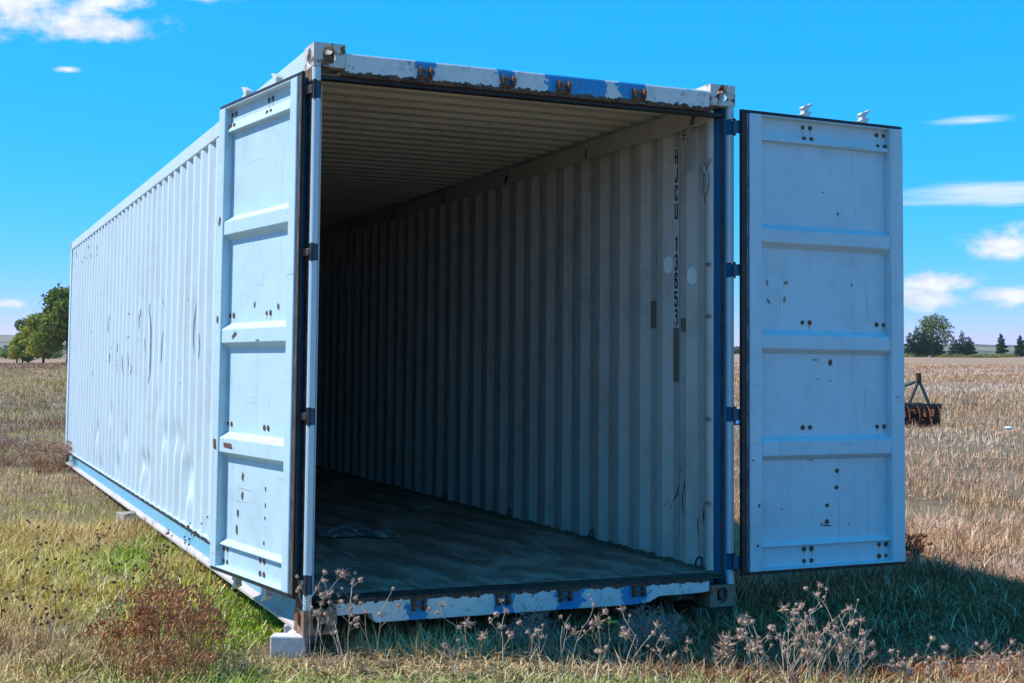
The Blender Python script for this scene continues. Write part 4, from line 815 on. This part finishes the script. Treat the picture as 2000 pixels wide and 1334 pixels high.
for k in range(60):
    f = k / 60; x = 236 + 118 * f + g_.uniform(-4, 4); y = 281 + 83 * f + g_.uniform(-6, 3); p = cw(x, y, 0); blobs.append((p.x, p.y, ground_z(p.x, p.y) + .4, g_.uniform(1, 3.0), g_.uniform(.8, 2), g_.uniform(.4, .95), 1))
o_ = leaf_cloud('field_edge_weeds', 'leaf_strip', blobs, 9000, 0.22, None, 77, 0.3); tag(o_, 'strip of yellow green weeds along the far field edge', kind='stuff')
g_ = random.Random(19); blobs = []
for k in range(46):
    x = g_.uniform(-14, 34); y = g_.uniform(330, 420); p = cw(x, y, 0); blobs.append((p.x, p.y, .8, g_.uniform(1.5, 4), 2, g_.uniform(.8, 2.0), 1))
o_ = leaf_cloud('far_scrub', 'leaf_mid', blobs, 5000, 0.4, None, 78, 0.3); tag(o_, 'low scrub below the far hill on the left', kind='stuff')
g_ = random.Random(29); blobs = []
for k in range(120):
    a = R(g_.uniform(-6, 52)); rr = g_.uniform(900, 1500); blobs.append((CAMW.x + rr * math.sin(a), CAMW.y + rr * math.cos(a), 2.5 + (rr - 900) * .006, g_.uniform(6, 22), g_.uniform(4, 10), g_.uniform(2, 4), 1))
o_ = leaf_cloud('far_woods', 'leaf_dark', blobs, 14000, 1.4, None, 79, 0.3); tag(o_, 'far dark woods along the foot of the hills', kind='stuff')

# ---- thistles
m, t, b, o = mat('dry_stem'); co = objco(t); n = t.noise(co, 30, 3); t.link(t.mix(n, (0.30, 0.22, 0.15), (0.56, 0.47, 0.38)), b.inputs['Base Color']); b.inputs['Roughness'].default_value = 0.8
m, t, b, o = mat('dry_head'); co = objco(t); n = t.noise(co, 40, 3); t.link(t.mix(n, (0.26, 0.13, 0.08), (0.66, 0.48, 0.38)), b.inputs['Base Color']); b.inputs['Roughness'].default_value = 0.85
m, t, b, o = mat('rust_weed'); co = objco(t); n = t.noise(co, 20, 3); t.link(t.mix(t.mapr(n, .35, .65), (0.27, 0.085, 0.03), (0.60, 0.28, 0.125)), b.inputs['Base Color']); b.inputs['Roughness'].default_value = 0.9
m, t, b, o = mat('dark_head'); co = objco(t); n = t.noise(co, 50, 2); t.link(t.mix(n, (0.06, 0.022, 0.010), (0.20, 0.08, 0.035)), b.inputs['Base Color']); b.inputs['Roughness'].default_value = 0.9
m, t, b, o = mat('grey_twig'); co = objco(t); n = t.noise(co, 30, 3); t.link(t.mix(n, (0.16, 0.14, 0.12), (0.36, 0.32, 0.28)), b.inputs['Base Color']); b.inputs['Roughness'].default_value = 0.9
def burr(seed, mt, spikes=14, r=0.010, l=0.016):
    g = random.Random(seed); mb = MB(); n = 7
    for j, (z, q) in enumerate(((-0.9, .45), (-.4, .95), (.2, 1.0), (.7, .6))):
        pass
    pr = [(-0.9, .35), (-.35, .92), (.25, 1.0), (.75, .62), (.98, .1)]
    vs = [(r * q * math.cos(2 * math.pi * k / n + j), r * q * math.sin(2 * math.pi * k / n + j), r * z) for j, (z, q) in enumerate(pr) for k in range(n)]
    mb.add(vs, [(j * n + k, j * n + (k + 1) % n, (j + 1) * n + (k + 1) % n, (j + 1) * n + k) for j in range(4) for k in range(n)] + [tuple(range(4 * n, 5 * n))])
    for k in range(spikes):
        a = g.uniform(0, 6.28); e = g.uniform(-0.5, 1.2); d = Vector((math.cos(a) * math.cos(e), math.sin(a) * math.cos(e), math.sin(e))); p = d * r * .8; q = d.orthogonal().normalized(); q2 = d.cross(q); w = r * .22
        tip = d * (r + l * g.uniform(.5, 1.1)) + Vector((0, 0, l * .25))
        mb.add([p + q * w, p - q * .5 * w + q2 * w, p - q * .5 * w - q2 * w, tip], [(0, 1, 3), (1, 2, 3), (2, 0, 3)])
    return mb.mesh('seed_head', [mt], recalc=True)
BURRS = [burr(k, 'dry_head', 9 + 2 * (k % 3), .0085 + .001 * (k % 3), .005 + .004 * (k % 3)) for k in range(8)] + [burr(19 + k, 'dry_head', 22, .012, .026) for k in range(2)]
DBURR = [burr(30 + k, 'dark_head', 8, .008, .006) for k in range(2)]
def thistle(nm, x, y, h, seed, label, group, heads=10, mats=('dry_stem',), burrs=BURRS, spread=0.6, stems=2, thick=0.0030, hs=1.0):
    g = random.Random(seed); base = wpos(x, y); root = empty(nm, base, g.uniform(0, 6)); tag(root, label, 'plant', group); mb = MB(); ends = []
    def grow(p, d, l, r_, lev):
        pts = [p]; 
        for k in range(4):
            d = (d + Vector((g.uniform(-.22, .22), g.uniform(-.22, .22), g.uniform(-.05, .16)))).normalized(); p = p + d * l / 4; pts.append(p)
            if lev < 2 and k >= 1 and len(ends) < heads * 1.4 and g.random() < (.85 if lev == 0 else .5):
                a = g.uniform(0, 6.28); sd_ = (d * .75 + Vector((math.cos(a), math.sin(a), .15)) * .75).normalized(); grow(p, sd_, l * g.uniform(.35, .6), r_ * .65, lev + 1)
        mb.tube(pts, [r_ * (1 - .14 * k) for k in range(5)], 5); ends.append((p, d))
    for s_ in range(stems):
        a = g.uniform(0, 6.28); grow(Vector((g.uniform(-.02, .02), g.uniform(-.02, .02), -0.01)), Vector((math.cos(a) * spread * .6, math.sin(a) * spread * .6, 1)).normalized(), h * g.uniform(.75, 1.0), thick * g.uniform(.85, 1.2), 0)
    mb.build('stems', mats[0], root, recalc=False, smooth=True)
    for p, d in ends[:int(heads * 1.4)]:
        o_ = inst(g.choice(burrs), 'seed_head', root, p, scale=g.uniform(.55, 1.3) * hs); o_.rotation_mode = 'QUATERNION'; o_.rotation_quaternion = Vector((0, 0, 1)).rotation_difference(d)
    return root
GL = 'dry thistles around the near left corner'
for i, (x, y, h, lab) in enumerate([(0.02, -0.12, .36, 'tall dry thistle bending before the near left corner casting'), (0.16, -0.20, .33, 'dry thistle in front of the left end of the sill'), (0.30, -0.24, .28, 'dry thistle arching right under the left end of the sill'), (0.08, -0.36, .26, 'low dry thistle at the foot of the left corner thistles')]):
    thistle('dry_thistle', x, y, h, 100 + i, lab, GL, 12, stems=2)
GM = 'dry thistles along the shadow edge'
for i, (x, y, h, lab) in enumerate([(0.53, -0.62, .15, 'leftmost small thistle on the shadow edge'), (0.68, -0.55, .24, 'small thistle with clustered heads, left on the shadow edge'), (0.78, -0.64, .25, 'thin straight thistle on the shadow edge'), (0.89, -0.71, .24, 'thistle with one star shaped head in the middle foreground'), (0.97, -0.88, .28, 'thistle with a long branch leaning right in the middle foreground'),
                                   (1.10, -0.95, .31, 'thistle leaning right beside the yellow leaf'), (1.24, -0.94, .24, 'small thistle just right of the yellow leaf'), (1.43, -0.98, .18, 'low single headed thistle right of the red scrap')]):
    thistle('dry_thistle', x, y, h, 140 + i, lab, GM, 7, stems=2 if i != 2 else 1)
GR = 'tall dry thistles in the right foreground'
nmz = ['outermost left thistle of the tall right foreground clump', 'second thistle of the tall right foreground clump', 'third thistle of the tall right foreground clump', 'thistle in the middle of the tall right foreground clump', 'thistle just right of the middle of the tall right foreground clump', 'next to last thistle of the tall right foreground clump', 'outermost right thistle of the tall right foreground clump', 'nearest thistle of the tall right foreground clump']
for i, (x, y, h) in enumerate([(1.73, -1.31, .22), (1.78, -1.38, .29), (1.88, -1.35, .28), (1.90, -1.46, .32), (2.01, -1.40, .28), (2.06, -1.48, .29), (2.14, -1.42, .22), (1.80, -1.52, .25)]):
    thistle('dry_thistle', x, y, h, 160 + i, nmz[i], GR, 13, stems=4)
GS = 'spiky thistles left of the tall right clump'
for i, (x, y, h, lab) in enumerate([(1.58, -1.07, .24, 'thistle with a large spiky star head left of the tall clump'), (1.51, -1.05, .18, 'low thistle with spiky heads left of the tall clump'), (1.66, -1.20, .2, 'short thistle touching the left side of the tall clump')]):
    thistle('spiky_thistle', x, y, h, 180 + i, lab, GS, 4, burrs=BURRS[8:], stems=1, hs=1.2)
GQ = 'small thistles in the right corner'
nq = ['first small thistle right of the tall clump', 'second small thistle right of the tall clump', 'third small thistle towards the lower right corner', 'fourth small thistle towards the lower right corner', 'fifth small thistle near the lower right corner', 'rightmost small thistle in the lower right corner', 'low thistle between the tall clump and the right corner']
for i, (x, y) in enumerate([(2.3, -1.55), (2.38, -1.53), (2.5, -1.64), (2.6, -1.63), (2.72, -1.68), (2.76, -1.75), (2.39, -1.64)]):
    thistle('dry_thistle', x, y, .11 + .03 * (i % 3), 200 + i, nq[i], GQ, 6, stems=2)
GD = 'dark headed weeds on the left'
nd2 = ['far left one of the dark headed weeds', 'dark headed weed low in the left foreground', 'dark headed weed left of the brown bush', 'dark headed weed beyond the brown bush', 'dark headed weed in the lower left corner', 'dark headed weed at the left picture edge', 'farthest of the dark headed weeds on the left', 'dark headed weed near the left door', 'dark headed weed closest to the side rail', 'dark headed weed between side rail and brown bush', 'dark headed weed touching the brown bush', 'dark headed weed on the left margin', 'thin dark headed weed standing farthest back']
for i, (x, y) in enumerate([(-1.1, 2.08), (-1.0, 1.23), (-0.78, 1.77), (-0.56, 2.41), (-1.0, 0.45), (-1.25, 0.56), (-0.92, 3.2), (-0.2, 2.06), (-0.08, 2.4), (-0.16, 2.88), (-0.65, 1.23), (-1.25, 1.34), (-0.55, 3.28)]):
    thistle('dark_weed', x - 0.08, y, .26 + .04 * (i % 3), 230 + i, nd2[i], GD, 9, ('grey_twig',), DBURR, 0.7, 2, .0016)
def bushy(nm, x, y, h, r, seed, stem_m, head_m, label, cat='bush', stems=46, heads=420, hr=.007, group=None):
    g = random.Random(seed); root = empty(nm, wpos(x, y)); tag(root, label, cat, group); mb = MB(); hb = MB()
    tips = []
    for k in range(stems):
        a = g.uniform(0, 6.28); q = r * math.sqrt(g.random()) ; hh = h * (1.05 - .55 * (q / r) ** 2) * g.uniform(.55, 1.0); p0 = Vector((math.cos(a) * q * .45, math.sin(a) * q * .45, -.01)); p3 = Vector((math.cos(a) * q, math.sin(a) * q, hh)); pm = (p0 + p3) / 2 + Vector((g.uniform(-.05, .05), g.uniform(-.05, .05), .04))
        mb.tube([p0, pm, p3], [.0026, .002, .001], 4)
        for j in range(5):
            f = g.uniform(.3, 1); b0 = pm.lerp(p3, f); d = Vector((g.uniform(-1, 1), g.uniform(-1, 1), g.uniform(-.1, 1))).normalized() * g.uniform(.04, .11) ; mb.tube([b0, b0 + d * .5 + Vector((0, 0, .008)), b0 + d], [.0014, .0011, .0007], 3); tips += [b0 + d, b0 + d * .6]
        tips.append(p3)
    for k in range(heads):
        p = g.choice(tips) + Vector((g.gauss(0, .01), g.gauss(0, .01), g.gauss(0, .01))); s_ = hr * g.uniform(.5, 1.5)
        vs = [p + Vector((s_, 0, 0)), p + Vector((-s_ * .6, s_ * .8, 0)), p + Vector((-s_ * .6, -s_ * .8, 0)), p + Vector((g.uniform(-s_, s_), g.uniform(-s_, s_), s_ * 1.3)), p + Vector((0, 0, -s_ * 1.1))]
        hb.add(vs, [(0, 1, 3), (1, 2, 3), (2, 0, 3), (1, 0, 4), (2, 1, 4), (0, 2, 4)])
    st_ = mb.build('stems', stem_m, root, recalc=False); st_['kind'] = 'stuff'; hd = hb.build('seed_heads', head_m, root, recalc=False); hd['kind'] = 'stuff'
for i, (x, y, h, r_, st_, lab) in enumerate([(-0.68, -0.08, .56, .18, 34, 'tallest rust brown dried bush in the left foreground'), (-0.83, -0.02, .40, .17, 20, 'rust brown dried bush at the left of the tallest one'), (-0.53, -0.02, .46, .16, 24, 'rust brown dried bush at the right of the tallest one'), (-0.44, 0.38, .38, .15, 14, 'rust brown dried bush behind, towards the left door'), (-0.70, -0.34, .22, .2, 18, 'low rust brown bush at the bottom edge'), (-0.62, 0.25, .44, .17, 18, 'rust brown dried bush behind the tallest one')]):
    bushy('dried_bush', x, y, h, r_, 300 + i, 'rust_weed', 'rust_weed', lab, group='rust brown bushes in the left foreground', heads=st_ * 13, stems=st_)
bushy('twig_bush', 1.62, -0.50, .24, .17, 320, 'grey_twig', 'grey_twig', 'tangled grey twig bush in the shade before the right end of the sill', stems=70, heads=260, hr=.004)
bushy('twig_bush', 1.08, -0.30, .20, .10, 321, 'grey_twig', 'grey_twig', 'small grey twig bush in the shade before the middle of the sill', stems=36, heads=80, hr=.004)
bushy('dock_weed', 4.65, 1.22, .22, .07, 322, 'dark_head', 'dark_head', 'dark brown dead weed standing right of the open right door', 'weed', stems=16, heads=260, hr=.011)
for i, (x, y, lab) in enumerate([(0.2, 11.4, 'reddish dry bush hugging the far left corner of the container'), (-0.35, 12.6, 'reddish dry bush just beyond the far left corner'), (-1.0, 10.6, 'reddish dry bush out from the far left corner'), (-2.1, 12.3, 'reddish dry bush at the left picture edge'), (-1.5, 14.5, 'farthest of the reddish dry bushes on the left')]):
    bushy('reddish_bush', x - .45, y, .48, .42, 340 + i, 'rust_weed', 'dry_head', lab, group='reddish bushes by the far end', stems=70, heads=700, hr=.012)

# ------------------------------------------------------------------ grass (one mass of blades baked into a single mesh)
def blade_tpl(n, rad, h0, h1, w, bend, lay, seed):
    """n blades, each 5 vertices: two at the root, two half way, one tip"""
    g = np.random.default_rng(seed); a = g.uniform(0, 2 * np.pi, n); q = rad * np.sqrt(g.random(n)); L = g.uniform(h0, h1, n); yaw = g.uniform(0, 2 * np.pi, n)
    th1 = np.minimum(np.abs(g.normal(0, lay, n)), 1.5); th2 = np.minimum(th1 + bend * g.uniform(.2, 1, n), 1.75); wd = w * g.uniform(.6, 1.3, n) / 2
    dx, dy = np.cos(yaw), np.sin(yaw); P0 = np.stack([q * np.cos(a), q * np.sin(a), np.full(n, -.006)], 1)
    st = lambda th, l: np.stack([dx * np.sin(th) * l, dy * np.sin(th) * l, np.cos(th) * l], 1)
    P1 = P0 + st(th1, L * .55); P2 = P1 + st(th2, L * .5); P2[:, 2] = np.maximum(P2[:, 2], .004 + .02 * g.random(n)); sd_ = np.stack([-dy, dx, np.zeros(n)], 1) * wd[:, None]
    return np.stack([P0 - sd_, P0 + sd_, P1 + sd_ * .8, P1 - sd_ * .8, P2], 1), g.random(n)
def vnoise(x, y, s, seed):
    g = np.random.default_rng(seed); tb = g.random((64, 64)); x = x / s; y = y / s; xi = np.floor(x).astype(int); yi = np.floor(y).astype(int); fx = x - xi; fy = y - yi; fx = fx * fx * (3 - 2 * fx); fy = fy * fy * (3 - 2 * fy)
    q = lambda a, b_: tb[a % 64, b_ % 64]
    return (q(xi, yi) * (1 - fx) + q(xi + 1, yi) * fx) * (1 - fy) + (q(xi, yi + 1) * (1 - fx) + q(xi + 1, yi + 1) * fx) * fy
def fb(x, y, s, seed): return (vnoise(x, y, s, seed) * .55 + vnoise(x, y, s * .47, seed + 1) * .3 + vnoise(x, y, s * .21, seed + 2) * .15)
m, t, b, o = mat('grass'); t.n.remove(b)
ti = t.node('ShaderNodeAttribute'); ti.attribute_name = 'tint'; df = t.node('ShaderNodeBsdfDiffuse'); t.link(ti.outputs['Color'], df.inputs[0]); t.link(df.outputs[0], o.inputs[0])
STRAW = np.array((0.68, 0.48, 0.25)); PALE = np.array((0.84, 0.66, 0.56)); OLIVE = np.array((0.60, 0.46, 0.11)); GREEN = np.array((0.26, 0.42, 0.025)); BROWN = np.array((0.42, 0.22, 0.125)); RED = np.array((0.33, 0.14, 0.085)); GOLD = np.array((0.60, 0.43, 0.13))
def tints(x, y, d):
    n = len(x); n1 = fb(x, y, 2.4, 1); n2 = fb(x, y, 0.7, 5); n3 = fb(x, y, 12, 9); n4 = fb(x, y, 45, 13)
    def lerp(a, b_, f): return a * (1 - f[:, None]) + b_ * f[:, None]
    sm = lambda v, a, b_: np.clip((v - a) / (b_ - a), 0, 1)
    left = sm(-(x - 0.10 * y), -1.0, 0.3)
    C = np.tile(STRAW, (n, 1)); C = lerp(C, PALE, sm(n2, .44, .60) * (1 - .45 * left)); C = lerp(C, GOLD, left * .55); C = lerp(C, OLIVE, sm(n1, .44, .58) * (.35 + .45 * left)); C = lerp(C, BROWN, sm(n1, .50, .36) * sm(n2, .40, .56) * .85)
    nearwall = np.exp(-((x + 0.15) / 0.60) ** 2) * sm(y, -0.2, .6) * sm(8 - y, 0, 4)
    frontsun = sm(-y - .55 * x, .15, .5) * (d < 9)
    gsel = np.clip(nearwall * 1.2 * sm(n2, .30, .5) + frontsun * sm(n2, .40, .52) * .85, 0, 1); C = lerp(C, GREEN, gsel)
    shade = sm(x, .6, 1.6) * sm(4.9 - x, 0, .5) * sm(1.6 - y, 0, 1) * (1 - frontsun); C = lerp(C, np.array((0.30, 0.105, 0.04)), shade * .95); C = lerp(C, C * np.array((.96, .76, .68)), sm(d, 8, 14) * (1 - left))  # blades within the container's shadow tinted darker, shade put into the colour
    C = lerp(C, RED, sm(d, 12, 17) * sm(n3, .46, .56) * left * .9); C = lerp(C, GOLD * 1.05, sm(d, 30, 60) * sm(n4, .40, .55) * left * .8); C = lerp(C, RED, sm(d, 75, 120) * left * .85)
    C = lerp(C, PALE, sm(d, 12, 25) * (1 - left) * sm(n3, .35, .55) * .7); C = lerp(C, BROWN * 1.25, sm(d, 8, 13) * (1 - left) * sm(n1, .48, .56) * .9)
    return C, gsel, n1, n2, frontsun
def scatter():
    V = []; C_ = []; F = []; off = 0
    tp = [blade_tpl(46, .10, .025, .08, .0050, 1.0, .6, 50 + k) for k in range(4)] + [blade_tpl(40, .13, .06, .17, .0044, 1.5, .8, 60 + k) for k in range(4)] + [blade_tpl(36, .16, .06, .22, .0052, .4, 1.45, 70 + k) for k in range(4)] + [blade_tpl(44, .07, .08, .20, .0044, 1.0, .45, 80 + k) for k in range(3)]
    n = 15500; az_ = np.radians(rng.uniform(-8, 55, n)); d = np.sqrt(rng.uniform(4.4 ** 2, 12 ** 2, n)); x = CAMW.x + d * np.sin(az_); y = CAMW.y + d * np.cos(az_)
    keep = ~((x > 0.10) & (x < 2.34) & (y > 0.40) & (y < 12.0)) & ~((np.abs(x - .02) < .19) & (np.abs(y - .22) < .19)); keep &= ~((fb(x, y, .55, 33) < .40) & (rng.random(n) < .6))
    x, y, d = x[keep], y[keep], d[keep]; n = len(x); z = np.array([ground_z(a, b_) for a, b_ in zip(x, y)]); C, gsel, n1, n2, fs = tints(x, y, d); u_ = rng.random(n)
    kind = np.where(u_ < .38, rng.integers(0, 4, n), np.where(u_ < .60, rng.integers(4, 8, n), np.where(u_ < .94, rng.integers(8, 12, n), rng.integers(12, 15, n))))
    kind = np.where((gsel > .4) & (rng.random(n) < .75), rng.integers(0, 4, n), kind); kind = np.where((fs > .3) & (kind >= 12), rng.integers(8, 12, n), kind)
    sc = rng.uniform(.75, 1.35, n) * (.75 + .5 * n1) * np.maximum(1, d / 9) ** .4; sz = sc * np.where(y < .4, .55, .68); yaw = rng.uniform(0, 6.283, n)
    for k in range(len(tp)):
        sel = np.where(kind == k)[0]; T, bl = tp[k]
        if not len(sel): continue
        c, s_ = np.cos(yaw[sel])[:, None, None], np.sin(yaw[sel])[:, None, None]; S1 = sc[sel][:, None, None]; nb = len(bl)
        X = (T[None, :, :, 0] * c - T[None, :, :, 1] * s_) * S1 + x[sel][:, None, None]; Y = (T[None, :, :, 0] * s_ + T[None, :, :, 1] * c) * S1 + y[sel][:, None, None]; Z = T[None, :, :, 2] * sz[sel][:, None, None] + z[sel][:, None, None]
        P = np.stack([X, Y, Z], -1).reshape(-1, 3).astype(np.float32); m_ = len(sel) * nb
        r1 = np.tile(bl, len(sel)); r2 = rng.random(m_); base = np.repeat(C[sel], nb, 0); dry = np.clip((r2 - .62) / .3, 0, 1)[:, None] * .8
        col = (base * (1 - dry) + np.array((.86, .67, .44)) * dry) * (.60 + .75 * r1)[:, None]
        col = np.where((rng.random(m_) < .10)[:, None], np.array((.22, .11, .055)), col)
        V.append(P); C_.append(np.repeat(np.clip(col, 0, .9), 5, 0).astype(np.float32)); i0 = off + np.arange(m_) * 5
        F.append(np.stack([i0, i0 + 1, i0 + 2, i0, i0 + 2, i0 + 3, i0 + 3, i0 + 2, i0 + 4], 1).reshape(-1, 3)); off += m_ * 5
    # farther out: single-triangle blades in tufts, coarser with distance
    n = 38000; az_ = np.radians(rng.uniform(-8, 55, n)); lo, hi, e = 11.0, 175.0, 0.40; d = (lo ** e + rng.random(n) * (hi ** e - lo ** e)) ** (1 / e); x = CAMW.x + d * np.sin(az_); y = CAMW.y + d * np.cos(az_)
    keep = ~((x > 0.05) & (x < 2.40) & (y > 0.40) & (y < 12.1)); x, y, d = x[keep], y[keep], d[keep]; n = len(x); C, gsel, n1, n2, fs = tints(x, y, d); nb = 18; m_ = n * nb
    D = np.repeat(d, nb); rad = .10 * (D / 11) ** .8; a = rng.uniform(0, 6.283, m_); q = rad * np.sqrt(rng.random(m_)); bx = np.repeat(x, nb) + q * np.cos(a); by = np.repeat(y, nb) + q * np.sin(a)
    tuft = np.repeat((rng.random(n) < .25) * rng.uniform(.6, 1.4, n), nb); L = (rng.uniform(.03, .10, m_) + .09 * tuft * rng.random(m_) ** 2) * (D / 11) ** .28; yaw = rng.uniform(0, 6.283, m_); th = np.abs(rng.normal(0, 1, m_)) * np.where(tuft > 0, .6, 1.6); th = np.minimum(th, 1.5); w = .0028 * (D / 11) ** .85 * rng.uniform(.6, 1.4, m_)
    dx, dy = np.cos(yaw), np.sin(yaw); bz = np.repeat(np.array([ground_z(p_, q_) for p_, q_ in zip(x, y)]), nb)
    A = np.stack([bx + dy * w, by - dx * w, bz - .004], 1); B_ = np.stack([bx - dy * w, by + dx * w, bz - .004], 1); T = np.stack([bx + dx * np.sin(th) * L, by + dy * np.sin(th) * L, bz + np.cos(th) * L + .006], 1)
    base = np.repeat(C, nb, 0); r1 = rng.random(m_); dry = np.clip((rng.random(m_) - .6) / .3, 0, 1)[:, None] * .7; col = (base * (1 - dry) + np.array((.86, .67, .44)) * dry) * (.62 + .75 * r1)[:, None]; col = np.where((rng.random(m_) < .12)[:, None], np.array((.24, .12, .06)), col)
    V.append(np.stack([A, B_, T], 1).reshape(-1, 3).astype(np.float32)); C_.append(np.repeat(np.clip(col, 0, .9), 3, 0).astype(np.float32)); F.append(off + np.arange(m_ * 3).reshape(-1, 3))
    V = np.concatenate(V); C_ = np.concatenate(C_); F = np.concatenate(F); me = npmesh('grass', V, F, 'grass')
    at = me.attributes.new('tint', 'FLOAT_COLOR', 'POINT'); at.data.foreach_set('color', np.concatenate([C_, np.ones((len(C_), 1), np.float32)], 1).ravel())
    ob = bpy.data.objects.new('grass', me); COL.objects.link(ob); tag(ob, 'dry straw and green grass covering the field', 'grass', kind='stuff')
scatter()

# ------------------------------------------------------------------ the hazy air over the plain
def haze():
    hz = MB().box(CAMW.x - 3300, CAMW.x + 3300, CAMW.y - 3300, CAMW.y + 3300, -1.6, 34.0)
    m = bpy.data.materials.new('haze_air'); m.use_nodes = True; t = NT(m.node_tree); t.n.clear(); MATS['haze_air'] = m
    o = t.node('ShaderNodeOutputMaterial'); v = t.node('ShaderNodeVolumePrincipled'); v.inputs['Color'].default_value = (0.80, 0.90, 1.0, 1); v.inputs['Density'].default_value = 0.0001; v.inputs['Anisotropy'].default_value = 0.2
    t.link(v.outputs[0], o.inputs['Volume'])
    tag(hz.build('haze', 'haze_air'), 'thin blue air over the plain', kind='stuff')
haze()
